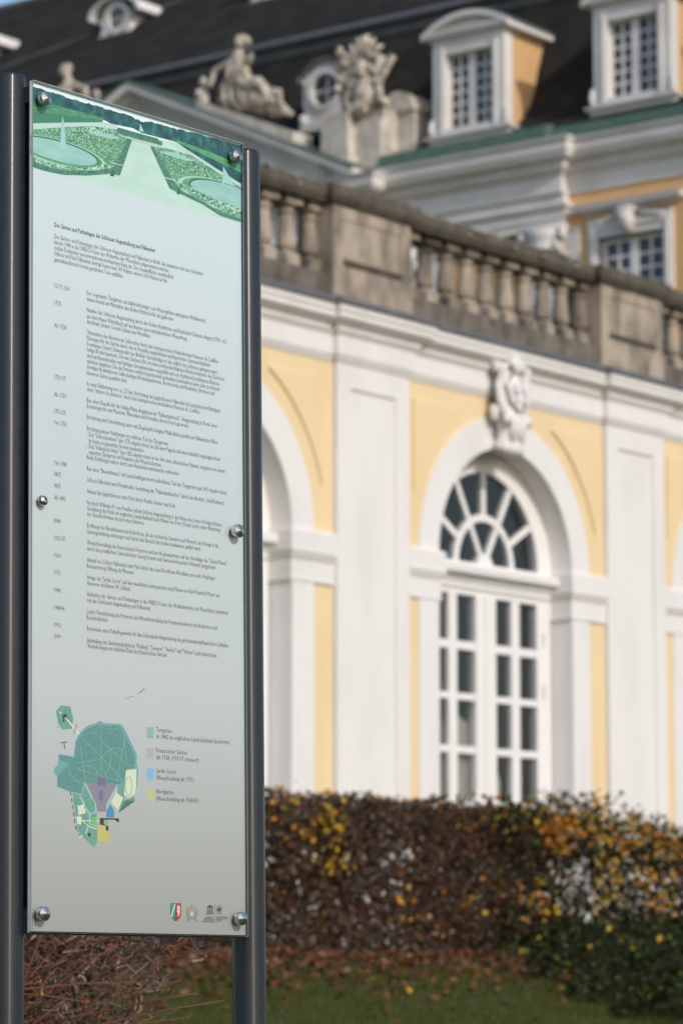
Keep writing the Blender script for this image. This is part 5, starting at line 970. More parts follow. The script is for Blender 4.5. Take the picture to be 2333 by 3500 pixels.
# small eyebrow dormers of the upper roof
for cx in (-18.0, -23.4, -12.6, -28.8):
    q = MB(); y_ = 5.0; q.arc(cx, zs(24.93), .30, .46, 0, 2 * math.pi, y_, y_ + 1.2, 20); q.box(cx - .62, cx + .62, y_ - .06, y_ + .5, zs(24.25), zs(24.45))
    q.prism([(cx - .58, zs(24.45)), (cx - .3, zs(24.45)), (cx - .36, zs(24.75)), (cx - .46, zs(24.95)), (cx - .6, zs(24.95)), (cx - .5, zs(24.7))], y_, y_ + .8)
    q.prism([(cx + .58, zs(24.45)), (cx + .3, zs(24.45)), (cx + .36, zs(24.75)), (cx + .46, zs(24.95)), (cx + .6, zs(24.95)), (cx + .5, zs(24.7))], y_, y_ + .8)
    q.box(cx - .025, cx + .025, y_ + .1, y_ + .14, zs(24.6), zs(25.25)); q.box(cx - .3, cx + .3, y_ + .105, y_ + .135, zs(24.9), zs(24.96))
    ed_ = obj('eyebrow_dormer', q, PGREY, palace)
    h = MB(); pts = [(cx + .85 * math.cos(a), 24.95 + .52 * math.sin(a)) for a in [math.pi * i / 12 for i in range(13)]]
    for p, r in zip(pts, pts[1:]): h.prism([(p[0], zs(p[1])), (r[0], zs(r[1])), (cx + (r[0] - cx) * 1.12, zs(r[1] + .05)), (cx + (p[0] - cx) * 1.12, zs(p[1] + .05))], y_ - .12, y_ + 2.0)
    obj('hood', h, PGREY, ed_)
    h = MB(); h.box(cx - .33, cx + .33, y_ + .15, y_ + .17, zs(24.58), zs(25.26)); obj('pane', h, PANED, ed_)
# pediment: tympanum, raking cornices with copper capping, horizontal cornice
AXP, AZP, SL, HWP = -12.0, 20.74, .462, 7.0; YB = -.6
def rake(mb, t0, t1, y0, y1, ext=0.0):
    for s_ in (-1, 1):
        mb.prism([(AXP, zs(AZP + t0)), (AXP + s_ * (HWP + ext), zs(AZP + t0 - SL * (HWP + ext))), (AXP + s_ * (HWP + ext), zs(AZP + t1 - SL * (HWP + ext))), (AXP, zs(AZP + t1))], y0, y1)
mb = MB(); rake(mb, -.20, -.02, YB - .62, 2.3); rake(mb, -.36, -.201, YB - .36, 1.0); rake(mb, -.52, -.361, YB - .14, .9); obj('raking_cornice', mb, PGREY, palace)
mb = MB(); rake(mb, -.018, .05, YB - .66, 2.5); obj('copper_capping', mb, COPPER, palace)
mb = MB(); mb.prism([(AXP - HWP, zs(17.2)), (AXP + HWP, zs(17.2)), (AXP, zs(AZP - .45))], YB, 1.5); obj('tympanum', mb, PGREY, palace)
ppath = [(XA, YB), (AXP + HWP - .04, YB), (AXP + HWP - .04, .1)]
mb = MB(); mb.sweep(ppath, Zp([(-.1, 15.55), (.06, 15.55), (.06, 15.75), (.1, 15.76), (.1, 15.98), (.22, 16.02), (.25, 16.1), (.06, 16.3), (.06, 16.7), (.2, 16.82), (.22, 16.94), (.5, 16.97), (.56, 17.05), (.58, 17.2), (.66, 17.34), (-.1, 17.36)])); obj('main_entablature', mb, PGREY, palace)
mb = MB(); mb.box(XA, -5.04, YB, .5, 0, 15.56 + ZA); obj('centre_wall', mb, OCHRE, palace)

# ------------------------------------------------------------------ stone sculptures on the roof edge (each its own thing, same axes as the palace)
def onpal(name, label, cat, x, y, z, group=None): 
    p = PQ + BD * x - BN * y
    return thing(name, label, cat, (p.x, p.y, HC + z), -YAW, group)
def skinned(name, verts, edges, radii, sub=2):
    me = bpy.data.meshes.new(name); me.from_pydata(verts, edges, []); o = bpy.data.objects.new(name, me); COL.objects.link(o)
    sk = o.modifiers.new('skin', 'SKIN'); sk.use_smooth_shade = True
    for i, r in enumerate(radii): me.skin_vertices[0].data[i].radius = (r, r)
    me.skin_vertices[0].data[0].use_root = True
    ss = o.modifiers.new('sub', 'SUBSURF'); ss.levels = sub; ss.render_levels = sub
    dg = bpy.context.evaluated_depsgraph_get(); dg.update()
    out = bpy.data.meshes.new_from_object(o.evaluated_get(dg)); bpy.data.objects.remove(o); return out
def reclining(x, y, z, s_, label):
    """seated figure leaning back on a raking cornice, drapery over the knees; s_ mirrors it"""
    t = onpal('reclining_statue', label, 'statue', x, y, z, 'reclining statues on the pediment slopes')
    J = [(.0, 0, 0), (-.15, -.03, .38), (-.28, 0, .72), (-.26, -.02, .97), (-.20, -.06, 1.16),
         (-.50, -.05, .74), (-.94, -.10, .60), (-1.02, -.2, .16), (-.04, -.05, .72), (.16, -.12, .66), (.28, -.16, .83),
         (.14, -.16, -.02), (.60, -.28, .06), (.88, -.22, -.46), (.14, .12, -.04), (.68, .06, -.26), (1.36, -.05, -.84), (1.02, -.34, -.52), (1.5, -.15, -.86)]
    E = [(0, 1), (1, 2), (2, 3), (3, 4), (2, 5), (5, 6), (6, 7), (2, 8), (8, 9), (9, 10), (0, 11), (11, 12), (12, 13), (0, 14), (14, 15), (15, 16), (13, 17), (16, 18)]
    r = [.24, .21, .22, .09, .125, .11, .08, .055, .11, .08, .06, .19, .155, .10, .19, .14, .09, .06, .06]
    m = skinned('figure', [(s_ * a, b_, c) for a, b_, c in J], E, r, 2); m.materials.append(SCULP); obj('figure', m, None, t)
    hd_ = MB(); hd_.smooth = True
    hd_.lump((s_ * -.19, -.05, 1.19), (.13, .145, .17), 2, .08, n=14, k=10); hd_.lump((s_ * -.17, .0, 1.27), (.16, .16, .12), 8, .2)
    hd_.lump((s_ * -.17, -.19, 1.16), (.025, .035, .045), 3, .0); hd_.lump((s_ * .0, .02, 1.2), (.07, .08, .1), 9, .2)
    obj('head', hd_, SCULP, t)
    dr = MB(); dr.smooth = True
    for i, (a, b_, c, rx, ry, rz) in enumerate(((-.45, .08, .36, .34, .16, .42), (-.60, -.05, .10, .18, .16, .22), (.30, -.16, -.28, .26, .20, .30), (.62, -.14, -.36, .22, .18, .34), (.02, -.16, -.30, .24, .2, .26), (.45, -.25, .0, .30, .17, .17), (1.0, -.1, -.66, .24, .18, .16), (-.5, -.08, -.18, .30, .2, .16), (-.12, -.12, .40, .16, .12, .36), (1.1, -.2, -.35, .12, .12, .14))):
        dr.lump((s_ * a, b_, c), (rx, ry, rz), 30 + i, .22, n=14, k=10)
    for i in range(9):
        a = -.55 + i * .22; dr.tube([(s_ * a, -.22, .14 - .30 * max(a, 0)), (s_ * (a + .05), -.30, -.18 - .32 * max(a, 0)), (s_ * (a + .16), -.26, -.46 - .36 * max(a, 0))], [.03, .055, .04], 6)
    for i in range(5): dr.tube([(s_ * (-.42 + .1 * i), -.14, .74), (s_ * (-.44 + .13 * i), -.22, .45), (s_ * (-.40 + .15 * i), -.24, .10)], [.03, .04, .03], 6)
    obj('drapery', dr, SCULP, t)
    b_ = MB(); q = [(-1.25, .12), (1.75, -1.26), (1.75, -.96), (-1.25, .30)]
    b_.prism([(s_ * a, c - .42) for a, c in q], -.42, .3); b_.lump((s_ * -1.28, -.1, -.12), (.13, .14, .3), 4, .25); b_.lump((s_ * -1.42, -.1, .1), (.12, .12, .14), 6, .25); b_.lump((s_ * -1.28, -.1, .38), (.10, .1, .12), 5, .2)
    obj('rock_base', b_, PEDST, t)
    return t
reclining(-8.48, -.85, 20.0, 1, 'weathered stone figure reclining on the right slope of the pediment, beside the round window')
reclining(-14.55, -.85, 20.28, -1, 'weathered stone figure on the left pediment slope, just above the left end of the board')
tp = onpal('trophy_sculpture', 'stone trophy of armour and flags on a stepped pedestal beside the green copper gutter', 'sculpture', -5.1, -.55, 17.72)
mb = MB(); mb.box(-1.03, -.24, -.42, .6, -.15, 1.2); mb.box(-1.08, -.18, -.46, .6, 0, .16); obj('pedestal', mb, PEDST, tp)
mb = MB(); mb.box(-.235, .48, -.12, .7, -.15, 1.22); mb.box(.48, .50, -.05, .6, .3, 1.25); mb.box(.482, .96, .55, 1.6, .1, 1.36); mb.arc(.52, 1.25, .02, .50, 0, math.pi, .45, 1.7, 12); obj('pedestal_block', mb, PEDST, tp)
ar = MB(); ar.smooth = True
ar.lump((.05, -.1, 1.62), (.34, .26, .46), 1, .06, n=18, k=12); ar.lump((-.05, -.16, 1.30), (.28, .24, .22), 2, .12, n=14, k=10)          # cuirass
ar.lump((-.02, -.14, 2.22), (.20, .22, .25), 3, .12, n=14, k=10); ar.lump((-.02, -.12, 2.08), (.26, .24, .08), 4, .1)                     # helmet
for i, (a, l) in enumerate(((-.42, .42), (-.26, .62), (-.10, .76), (.05, .80), (.18, .66), (.32, .46))):                               # plumes
    ar.tube([(-.02 + a * .4, -.1, 2.33), (-.02 + a * .9, -.16, 2.33 + l * .5), (-.02 + a * 1.15, -.10, 2.33 + l * .8), (-.02 + a * 1.5, .02, 2.33 + l * .96)], [.07, .095, .085, .03], 8)
    ar.lump((-.02 + a * 1.2, -.18, 2.33 + l * .78), (.05, .05, .07), 60 + i, .2)
for i in range(5): ar.tube([(-.22 + .1 * i, -.34, 1.42), (-.24 + .11 * i, -.38, 1.25), (-.25 + .12 * i, -.34, 1.08)], [.035, .045, .03], 6)
for sx_ in (-1, 1): ar.lump((.05 + sx_ * .36, -.12, 1.86), (.15, .16, .13), 70 + sx_, .15); ar.tube([(.05 + sx_ * .40, -.14, 1.78), (.05 + sx_ * .48, -.2, 1.52), (.05 + sx_ * .40, -.24, 1.32)], [.09, .10, .06], 8)
obj('armour', ar, SCULP, tp)
fl = MB(); fl.smooth = True
for i, (x0_, z0_, x1_, z1_, r) in enumerate(((.25, 1.5, .82, 2.46, .075), (.15, 1.6, .55, 2.48, .06), (-.3, 1.3, -.62, 2.66, .10), (-.35, 1.2, -.72, 2.2, .085), (.35, 1.55, .40, 2.55, .07))):
    fl.tube([(x0_, -.05, z0_), ((x0_ + x1_) / 2, -.1, (z0_ + z1_) / 2), (x1_, -.05, z1_)], [r * .7, r, r * 1.15], 8)
for i, (dx, dz) in enumerate(((-.62, 2.60), (-.68, 2.78), (-.50, 2.45), (-.72, 2.40), (-.66, 2.10), (-.70, 1.85), (-.60, 1.62), (-.52, 1.42), (-.36, 1.95), (-.22, 1.78), (-.10, 2.0), (.24, 2.2), (.42, 1.72), (.62, 1.35))):
    fl.lump((dx, -.12 - .04 * (i % 3), dz), (.095, .09, .11), 50 + i, .3, n=12, k=9); fl.lump((dx + .11, -.16, dz - .10), (.055, .06, .07), 80 + i, .3)
obj('flags_and_shields', fl, SCULP, tp)

# ------------------------------------------------------------------ vegetation
NR = np.random.default_rng(7)
def fast_mesh(name, verts, quads, mats, mi=None):
    me = bpy.data.meshes.new(name); n = len(verts); k = len(quads)
    me.vertices.add(n); me.vertices.foreach_set('co', np.asarray(verts, dtype=np.float32).ravel())
    w = quads.shape[1]; me.loops.add(k * w); me.loops.foreach_set('vertex_index', np.asarray(quads, dtype=np.int32).ravel())
    me.polygons.add(k); me.polygons.foreach_set('loop_start', np.arange(0, k * w, w, dtype=np.int32))
    if mi is not None: me.polygons.foreach_set('material_index', np.asarray(mi, dtype=np.int32))
    for m in mats: me.materials.append(m)
    me.update(calc_edges=True); me.validate(); return me
def unit(n):
    v = NR.normal(size=(n, 3)); return v / np.linalg.norm(v, axis=1)[:, None]
def leaves(name, c, size, mats, mi, parent=None, flat=0.0, aspect=.6, **kw):
    n = len(c); a = unit(n); b = unit(n)
    if flat: a[:, 2] *= (1 - flat); b[:, 2] *= (1 - flat)
    a /= np.linalg.norm(a, axis=1)[:, None]; b -= (a * b).sum(1)[:, None] * a; b /= np.linalg.norm(b, axis=1)[:, None]
    s = np.asarray(size)[:, None]; nrm = np.cross(a, b)
    v = np.stack([c - a * s, c + b * s * aspect + nrm * s * .25, c + a * s, c - b * s * aspect + nrm * s * .25], 1).reshape(-1, 3)
    q = np.arange(4 * n).reshape(n, 4)
    return obj(name, fast_mesh(name, v, q, mats, mi), None, parent, **kw)
def twigs(name, p0, p1, r, mats, mi, parent=None, sag=0.0, **kw):
    """bent three-sided twigs from p0 to p1"""
    n = len(p0); d = p1 - p0; L = np.linalg.norm(d, axis=1)[:, None]; d = d / L
    u = np.cross(d, unit(n)); u /= np.linalg.norm(u, axis=1)[:, None]; w = np.cross(d, u)
    bend = unit(n) * L * sag; rings = []
    for f, rr in ((0, 1.0), (.5, .8), (1, .45)):
        c = p0 + (p1 - p0) * f + (bend if f == .5 else 0)
        for k in range(3):
            an = 2 * math.pi * k / 3; rings.append(c + (u * math.cos(an) + w * math.sin(an)) * (np.asarray(r)[:, None] * rr))
    v = np.stack(rings, 1).reshape(-1, 3); base = np.arange(n)[:, None] * 9; q = []
    for l in (0, 3):
        for k in range(3): q.append(np.concatenate([base + l + k, base + l + (k + 1) % 3, base + l + 3 + (k + 1) % 3, base + l + 3 + k], 1))
    q = np.stack(q, 1).reshape(-1, 4); m = np.repeat(np.asarray(mi), 6)
    return obj(name, fast_mesh(name, v, q, mats, m), None, parent, **kw)
def leafmat(name, c, c2=None):
    m = mat(name, c, .65, c2, 30) if c2 else mat(name, c, .65)
    m.node_tree.nodes['Principled BSDF'].inputs['Specular IOR Level'].default_value = .12; return m
LB = [leafmat('dry_brown_leaf', (.078, .044, .026)), leafmat('grey_brown_leaf', (.088, .062, .045)), leafmat('russet_leaf', (.115, .048, .024)), leafmat('dark_leaf', (.030, .024, .017))]
LY = [leafmat('yellow_leaf', (.44, .27, .025)), leafmat('orange_leaf', (.42, .17, .025)), leafmat('pale_tan_leaf', (.40, .24, .12)), leafmat('olive_leaf', (.105, .115, .022)), leafmat('green_leaf', (.050, .085, .018))]
TW = [mat('brown_twig', (.085, .055, .040), .8), mat('grey_twig', (.16, .125, .10), .8), mat('red_twig', (.17, .065, .038), .7), mat('pale_twig', (.36, .26, .18), .75)]
A3 = np.array(AD); N3 = np.array(AN)
def W3(p, t, z): return -N3[None] * p[:, None] + A3[None] * t[:, None] + np.array([0, 0, 1.0])[None] * z[:, None]
ZH = .66
def blotch(t, z, seed, k=7):
    """soft random field 0..1"""
    r = np.random.default_rng(seed); f = np.zeros(len(t))
    for _ in range(k): f += np.sin(t * r.uniform(1.5, 6) + r.uniform(0, 6)) * np.sin(z * r.uniform(2, 7) + r.uniform(0, 6))
    return 1 / (1 + np.exp(-f * 1.3))
def tz(px, py, p0=16.15):
    """where the line of sight of a spot on the hedge front meets it (t along the hedge, height)"""
    pt = math.radians(7.672); dx, dz = (px - 1166.5) / 10608.5, -(py - 1750) / 10608.5
    d = Vector((dx, math.cos(pt) - dz * math.sin(pt), math.sin(pt) + dz * math.cos(pt))); k = -p0 / (d.dot(AN)); return (d * k).dot(AD), d.z * k + HC - ZH
def gaps(spots, t, z, p, p0=16.2):
    """true for leaves that would close one of the chance openings (an opening runs on through the hedge)"""
    m = np.zeros(len(t), bool)
    for px, py, r in spots:
        t0, z0 = tz(px, py, p0); t1, z1 = tz(px, py, p0 + 1)
        m |= ((t - t0 - (t1 - t0) * (p - p0)) / 1.25) ** 2 + (z - z0 - (z1 - z0) * (p - p0)) ** 2 < r * r
    return m
RG = random.Random(5)
GAP1 = [(x + RG.uniform(-12, 12), y + RG.uniform(-12, 12), RG.uniform(.018, .036)) for x, y in ((905, 2880), (912, 2930), (918, 2960), (1005, 2925), (1020, 2950), (1002, 2985), (1022, 3005), (1030, 3030), (1058, 2990), (1060, 3010), (1052, 3095), (1066, 3100), (1048, 2900), (1064, 2915), (1110, 2985),
        (1080, 2940), (1096, 3045), (1254, 3062), (1264, 3078), (1280, 3110), (1268, 3138), (1310, 2952), (1316, 2966), (1330, 2935), (1390, 2925), (1400, 2912), (1412, 2920), (1368, 2935), (1384, 2958), (1440, 3000), (1506, 2928), (1198, 3000), (1212, 3050), (1320, 3040), (1340, 3020), (1180, 2930), (1556, 3020), (1150, 3075), (1100, 2890))]
GAP2 = [(x, y, r * .72) for x, y, r in ((1790, 2935, .035), (1778, 2985, .03), (1872, 2935, .04), (1882, 2950, .05), (1885, 2985, .04), (1868, 2918, .03), (1876, 3025, .045), (1868, 3060, .04), (1910, 3000, .03), (1960, 2960, .03), (1978, 2978, .035), (1975, 3000, .03), (1955, 2930, .025), (1805, 3125, .035), (1815, 3140, .03), (1990, 3115, .045), (2010, 3130, .055), (2035, 3115, .055), (2048, 3098, .04), (2002, 3150, .045), (2060, 3088, .03), (2040, 2860, .03), (2058, 2880, .035))]
for _ in range(105):
    x = RG.uniform(2020, 2345); y = RG.uniform(2900, 3215) + (x - 2180) * .06; GAP2.append((x, y, RG.uniform(.010, .029)))
for _ in range(22): GAP2.append((RG.uniform(1850, 2060), RG.uniform(2890, 3080), RG.uniform(.010, .022)))
def sprig(t0, z0, n, st, sz, mix, name, parent, base, p0=16.15, pd=.12, s0=.022, s1=.04):
    t = NR.normal(t0, st, n); z = NR.normal(z0, sz, n); p = NR.normal(p0, pd, n)
    return leaves(name, W3(p, t, z) - base * [1, 1, 0], NR.uniform(s0, s1, n), LY, NR.choice(5, n, p=mix), parent, aspect=.65, kind='stuff')
# clipped hedge: brown, nearly leafless, with thin places low down
hp = PT(16.6, 19.5)
hedge = thing('clipped_hedge', 'long clipped brown autumn hedge with a few yellow sprigs, running below the arcade', 'hedge', (hp.x, hp.y, ZH))
HB = np.array([hp.x, hp.y, ZH])
def hz(t): return 1.372 + .018 * np.sin(t * 5.1) + .015 * np.sin(t * 11.3 + 1) - .03 * np.clip(t - 22.5, 0, 1)
def hole(t, z, sd, zc, zw):
    return np.exp(-((z - zc) / zw) ** 2) * (blotch(t, z, sd) > .5)
n = 86000
t = NR.uniform(13.5, 24.3, n); z = NR.uniform(0, 1, n) * hz(t) + NR.normal(0, .008, n); q = NR.uniform(0, 1, n) ** 1.4; p = 16.2 + q * .85 + .03 * np.sin(t * 7 + z * 9)
h_ = hole(t, z, 3, .74, .24) * np.clip((22.6 - t) / .8, 0, 1)
keep = ((q < .45) | (NR.uniform(0, 1, n) > h_ * .9)) & ~gaps(GAP1, t, z, p)
c = W3(p, t, z) - HB * [1, 1, 0]; mi = NR.choice(4, n, p=[.46, .16, .18, .20])
leaves('dry_leaves', c[keep], (NR.uniform(.014, .032, n) * (1 + .5 * h_))[keep], LB, mi[keep], hedge, kind='stuff')
n = 15000
t = NR.uniform(13.5, 24.3, n); z = NR.uniform(0, 1, n) * hz(t); p = 16.2 + NR.uniform(0, 1, n) * .85
keep = ~gaps(GAP1, t, z, p) | (NR.uniform(0, 1, n) < .25)
p0 = (W3(p, t, z) - HB * [1, 1, 0]); d = unit(n) * [1, 1, .6] + [0, 0, .75]; p1 = p0 + d * NR.uniform(.06, .20, n)[:, None]
p1[:, 2] = np.minimum(p1[:, 2], 1.375)
twigs('twigs', p0[keep], p1[keep], NR.uniform(.0022, .0046, n)[keep], TW, NR.choice(4, n, p=[.68, .18, .13, .01])[keep], hedge, .08, kind='stuff')
for (px, py, n_, st, sz, mix) in ((1110, 2800, 60, .09, .10, (.75, .15, 0, .10, 0)), (1130, 2850, 30, .04, .10, (.7, .3, 0, 0, 0)), (1145, 2945, 34, .10, .06, (.85, .1, 0, .05, 0)), (1020, 2850, 16, .06, .08, (.3, .6, .1, 0, 0)), (1060, 2830, 14, .08, .06, (.5, .3, 0, .2, 0)),
        (980, 2760, 26, .15, .09, (.2, .4, .1, .3, 0)), (1590, 3090, 14, .06, .10, (.5, .2, 0, .3, 0)), (1595, 3160, 10, .05, .08, (.5, .1, 0, .4, 0)), (1395, 3130, 14, .10, .05, (.5, .3, .2, 0, 0)), (1380, 3060, 8, .08, .06, (.2, .6, .2, 0, 0)), (1480, 3190, 6, .06, .04, (.1, .6, .3, 0, 0)), (1650, 2820, 8, .1, .05, (.4, .5, .1, 0, 0)), (1690, 3030, 8, .1, .08, (.3, .6, .1, 0, 0)), (1190, 3280, 5, .05, .03, (.8, .2, 0, 0, 0))):
    a, b_ = tz(px, py); sprig(a, b_, n_, st, sz, mix, 'yellow_sprig', hedge, HB)
n = 1500; t = NR.uniform(15, 24.3, n); t = t[NR.uniform(0, 1, n) < .25 + .75 * (blotch(t, t * 0, 9) > .5)]; n = len(t)
leaves('top_growth', W3(NR.uniform(16.15, 16.9, n), t, hz(t) + NR.normal(.0, .010, n)) - HB * [1, 1, 0], NR.uniform(.015, .035, n), LY, NR.choice(5, n, p=[.10, .30, .05, .45, .10]), hedge, kind='stuff')
n = 230; t = NR.uniform(15, 24.3, n); leaves('late_leaves', W3(NR.normal(16.17, .06, n), t, NR.uniform(.0, 1.36, n)) - HB * [1, 1, 0], NR.uniform(.012, .026, n), LY, NR.choice(5, n, p=[.04, .22, .40, .28, .06]), hedge, kind='stuff')

# looser shrub at the right end with dark inside and orange leaves
sp_ = PT(16.3, 26); shrub = thing('autumn_shrub', 'loose dark shrub with orange leaves and white gaps at the right end of the hedge', 'shrub', (sp_.x, sp_.y, ZH))
SB = np.array([sp_.x, sp_.y, ZH])
def sz_(t): return 1.38 + .10 * np.exp(-((t - 25.2) / .45) ** 2) - .20 * np.clip((t - 25.7) / .5, 0, 1) + .07 * np.sin(t * 6.3) + .05 * np.sin(t * 13)
n = 36000
t = NR.uniform(23.2, 31.5, n); z = NR.uniform(0, 1, n) ** .9 * sz_(t); q = NR.uniform(0, 1, n); p = 16.1 + q * 1.1 + .10 * np.sin(t * 5 + z * 6)
h_ = np.exp(-((z - .68) / .24) ** 4) * np.clip((t - 23.3) / .5, .3, 1)
keep = ((q < .55) | (NR.uniform(0, 1, n) > h_)) & ~gaps(GAP2, t, z, p)
mats = [LB[3], leafmat('deep_green_leaf', (.020, .028, .010)), leafmat('brown_green_leaf', (.055, .045, .018)), LY[3], LY[1], leafmat('tan_leaf', (.26, .15, .05))]
mi = NR.choice(6, n, p=[.50, .33, .11, .04, .01, .01])
top = z > sz_(t) - .22; mi = np.where(top & (NR.uniform(0, 1, n) < .55), NR.choice([2, 3, 4, 1, 5], n, p=[.3, .32, .14, .14, .10]), mi)
leaves('foliage', (W3(p, t, z) - SB * [1, 1, 0])[keep], NR.uniform(.022, .044, n)[keep], mats, mi[keep], shrub, kind='stuff')
n = 2000; t = NR.uniform(23.2, 31.5, n); z = NR.uniform(0, .8, n) * sz_(t); p0 = W3(16.1 + NR.uniform(0, 1, n) * 1.0, t, z) - SB * [1, 1, 0]
d = unit(n) * [1, 1, .5] + [0, 0, .9]; twigs('twigs', p0, p0 + d * NR.uniform(.08, .20, n)[:, None], NR.uniform(.002, .0055, n), TW, NR.choice(4, n, p=[.8, .12, .08, 0]), shrub, .1, kind='stuff')
for (px, py, n_, st, s2, mix) in ((1885, 2830, 80, .08, .07, (.12, .80, .08, 0, 0)), (1900, 2860, 40, .07, .05, (.1, .85, .05, 0, 0)), (2230, 2900, 60, .2, .07, (.2, .5, .1, .2, 0)), (2120, 2800, 70, .25, .05, (.15, .3, .1, .45, 0)), (2090, 3060, 40, .12, .12, (.5, .2, .1, .2, 0)), (2250, 3100, 50, .15, .12, (.4, .3, .1, .2, 0)), (2150, 3290, 40, .2, .06, (.6, .2, 0, .2, 0)), (1930, 2800, 26, .06, .06, (.1, .85, .05, 0, 0)), (1840, 2830, 12, .04, .05, (.3, .7, 0, 0, 0)), (1880, 2890, 34, .07, .05, (.1, .85, .05, 0, 0)), (1805, 3050, 26, .06, .06, (.2, .7, .1, 0, 0)), (1800, 3090, 20, .06, .06, (.1, .5, .1, .3, 0)), (1860, 3120, 24, .07, .03, (.7, .3, 0, 0, 0)),
        (2050, 2970, 46, .10, .12, (.5, .15, .25, .1, 0)), (2060, 2890, 30, .14, .07, (.2, .4, .3, .1, 0)), (2070, 3180, 20, .10, .05, (.5, .4, .1, 0, 0)), (2180, 3010, 44, .12, .10, (.3, .5, .1, .1, 0)), (2150, 3240, 28, .10, .06, (.6, .3, .1, 0, 0)), (2200, 2850, 60, .25, .06, (.1, .4, .2, .3, 0)), (2090, 2840, 50, .25, .06, (.1, .3, .3, .3, 0)), (2290, 2960, 30, .12, .10, (.3, .3, .2, .2, 0)), (1990, 3250, 12, .06, .05, (.5, .3, .2, 0, 0)), (1830, 2990, 10, .05, .06, (.2, .1, 0, .4, .3)),
        (1970, 2840, 24, .12, .05, (.2, .4, .2, .2, 0)), (2260, 2870, 40, .2, .06, (.1, .5, .2, .2, 0)), (2300, 3080, 30, .15, .1, (.4, .2, .2, .2, 0))):
    a, b_ = tz(px, py); sprig(a, b_, n_, st, s2, mix, 'orange_sprig', shrub, SB, 16.08, .10)
# low dark ground shrub in front of it on the bank
ip = PT(14.3, 22.6); ivy = thing('ground_ivy', 'low dark evergreen ground cover mound at the foot of the autumn shrub, lower right', 'shrub', (ip.x, ip.y, .4))
IB = np.array([ip.x, ip.y, .4])
n = 34000; t = NR.uniform(19.5, 31, n); p = NR.uniform(11.8, 16.4, n)
edge = 23.0 - (16.0 - p) * 1.03 + .22 * np.sin(p * 5) + .12 * np.sin(p * 11 + 2)
hh = np.clip((t - edge) / 1.1, 0, 1) ** .7 * (.36 - .10 * np.clip((p - 14) / 2, 0, 1) + .07 * np.sin(t * 4 + p * 3) + .05 * np.sin(t * 9 - p * 6))
keep = hh > .02; t, p, hh = t[keep], p[keep], hh[keep]; n = len(t)
xy = W3(p, t, np.zeros(n)); gg = np.array([gz(a, b_) for a, b_ in xy[:, :2]]); z = gg + hh * (1 - NR.uniform(0, 1, n) ** 2 * .9)
c = np.stack([xy[:, 0], xy[:, 1], z], 1) - IB
im = [leafmat('ivy_leaf', (.017, .026, .007)), leafmat('ivy_leaf_light', (.040, .054, .014)), LB[3], LY[3], LY[0]]
leaves('foliage', c, NR.uniform(.018, .045, n), im, NR.choice(5, n, p=[.60, .13, .21, .052, .008]), ivy, kind='stuff')

# heap of leggy red-brown stems behind the board
bp_ = Vector((-1.05, 10.3, 0)); bush = thing('twiggy_bush', 'tangled low bush of bare red brown stems and dead leaves under and behind the board', 'bush', (bp_.x, bp_.y, 0))
n = 9000
x = NR.uniform(-1.6, .62, n); yy = NR.uniform(-.35, .9, n); top = 1.06 - .14 * np.clip((x + .2) / .6, 0, 1) ** 2
z = NR.uniform(.25, 1, n) * top; ok = x < (.48 + .08 * np.sin(z * 9)) - .30 * (1 - z / 1.0) ** 2
x, yy, z = x[ok], yy[ok], z[ok]; n = len(x); p0 = np.stack([x, yy, z], 1)
d = unit(n) * [1, .6, .8] + [.35, -.15, .25]; p1 = p0 + d * NR.uniform(.03, .13, n)[:, None]
dens = NR.uniform(0, 1, n) < np.clip(1.15 - (x + .20) * 1.25, .10, 1)
twigs('short_twigs', p0[dens], p1[dens], NR.uniform(.0026, .0068, n)[dens], TW, NR.choice(4, n, p=[.42, .16, .32, .10])[dens], bush, .25, kind='stuff')
stem_m = []
def stem_mesh():
    rg_ = NR; L = rg_.uniform(.45, .95); mb = MB(); pts = []; a = rg_.uniform(.2, .95); q = Vector((0, 0, 0)); dirv = Vector((math.cos(a), rg_.uniform(-.3, .1), math.sin(a)))
    for i in range(6):
        pts.append(q.copy()); q += dirv * L / 5; dirv = (dirv + Vector((rg_.normal(0, .06), rg_.normal(0, .06), rg_.normal(-.03, .06)))).normalized()
    r = rg_.uniform(.0028, .0046); mb.tube(pts, [r, r * .95, r * .88, r * .78, r * .65, r * .4], 5); mb.smooth = True
    if rg_.uniform() < .6:
        b0 = pts[3]; mb.tube([b0, b0 + Vector((.06, -.02, .07)), b0 + Vector((.15, -.03, .12))], [r * .6, r * .5, r * .25], 4)
    return mb
for i in range(16): stem_m.append(stem_mesh().mesh('stem', [TW[2], TW[2], TW[2], TW[0]][i % 4]))
for i in range(210):
    x = NR.uniform(-1.3, -.06); zz = NR.uniform(.22, .86); o = obj('stem', stem_m[i % 16], None, bush, (x, NR.uniform(-.62, .1), zz - .12)); o.rotation_euler = (NR.normal(0, .1), NR.normal(0, .22), NR.normal(0, .35))
n = 11000; x = NR.uniform(-1.6, .35, n); z = NR.uniform(.2, 1.0, n); yy = NR.uniform(-.2, .9, n); ok = NR.uniform(0, 1, n) < np.clip(1.0 - (x + .15) * 1.9, .03, 1)
leaves('dead_leaves', np.stack([x, yy, z], 1)[ok], NR.uniform(.008, .026, n)[ok], LB + [TW[3], LY[1]], NR.choice(6, n, p=[.32, .26, .16, .14, .09, .03])[ok], bush, aspect=.5, kind='stuff')
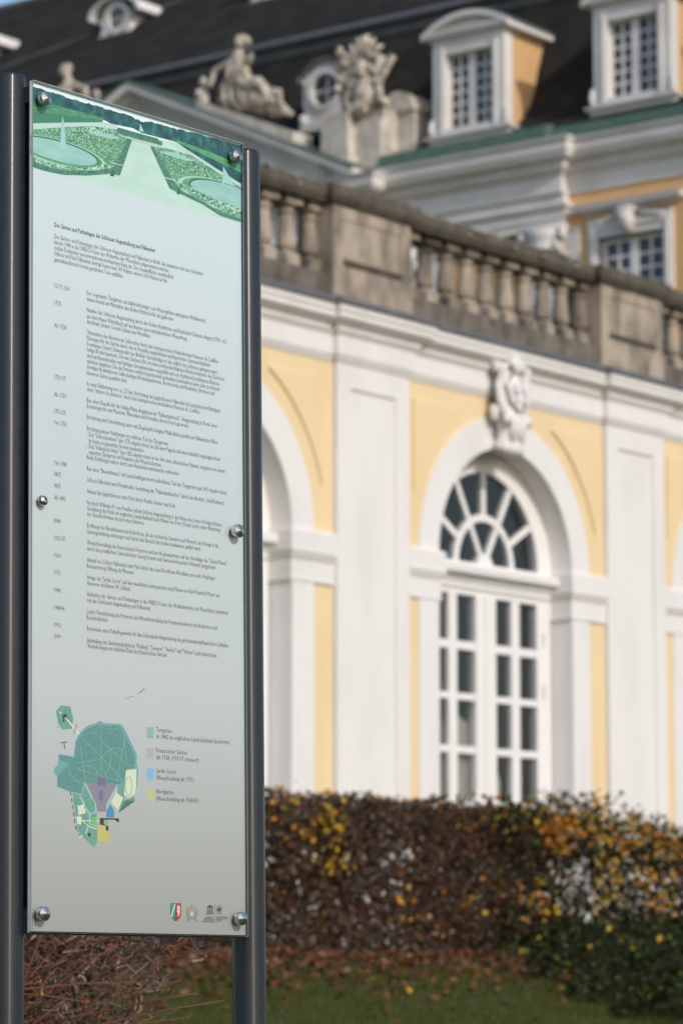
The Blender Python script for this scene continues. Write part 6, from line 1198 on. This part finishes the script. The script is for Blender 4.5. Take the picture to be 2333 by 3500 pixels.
for (x, z, n_, m_) in ((-.955, 1.03, 9, 0), (-.96, .99, 5, 0), (-.31, .93, 7, 4), (-.35, .985, 4, 0), (-.10, .985, 12, 4), (-.02, .96, 10, 4), (-.06, .87, 6, 0), (.02, .83, 5, 4), (-.62, .80, 3, 0), (.0, .90, 6, 3)):
    q = np.stack([NR.normal(x, .014, n_), NR.normal(-.35, .05, n_), NR.normal(z, .018, n_)], 1); leaves('leaf_sprig', q, NR.uniform(.014, .024, n_), LY, np.full(n_, m_), bush, kind='stuff')

# grass blades and fallen leaves on the bank
n = 110000; p = 10.8 + NR.uniform(0, 1, n) * 5.3; t = NR.uniform(13.5, 27.5, n); xy = W3(p, t, np.zeros(n)); gg = np.array([gz(a, b_) for a, b_ in xy[:, :2]])
base = np.stack([xy[:, 0], xy[:, 1], gg - .005], 1); L = NR.uniform(.03, .075, n)[:, None] * (1 - .5 * np.clip((p - 14.8) / 1.2, 0, 1))[:, None]; d = unit(n) * [.6, .6, 0] + [0, 0, 1]; s_ = unit(n) * [1, 1, 0] * .0035
v = np.stack([base - s_, base + s_, base + d * L], 1).reshape(-1, 3)
gm = [leafmat('grass_blade', (.066, .090, .007)), leafmat('grass_blade_dark', (.036, .054, .005)), leafmat('grass_blade_dry', (.105, .074, .015))]
obj('grass', fast_mesh('grass', v, np.arange(3 * n).reshape(n, 3), gm, NR.choice(3, n, p=[.5, .32, .18])), None, label='short green grass on the bank below the hedge', category='grass', kind='stuff')
n = 7500; p = 16.3 - np.abs(NR.normal(0, 1.15, n)); t = NR.uniform(13.5, 27.5, n); xy = W3(p, t, np.zeros(n)); gg = np.array([gz(a, b_) for a, b_ in xy[:, :2]])
lm = [leafmat('litter_brown', (.115, .060, .036)), leafmat('litter_russet', (.175, .062, .028)), leafmat('litter_tan', (.26, .14, .075)), LY[1], LY[0], LB[0]]
leaves('fallen_leaves', np.stack([xy[:, 0], xy[:, 1], gg + NR.uniform(.012, .06, n)], 1), NR.uniform(.020, .048, n), lm, NR.choice(6, n, p=[.42, .26, .05, .012, .008, .25]), flat=.45, label='brown and orange fallen leaves lying thick at the foot of the hedge', category='leaves', kind='stuff')
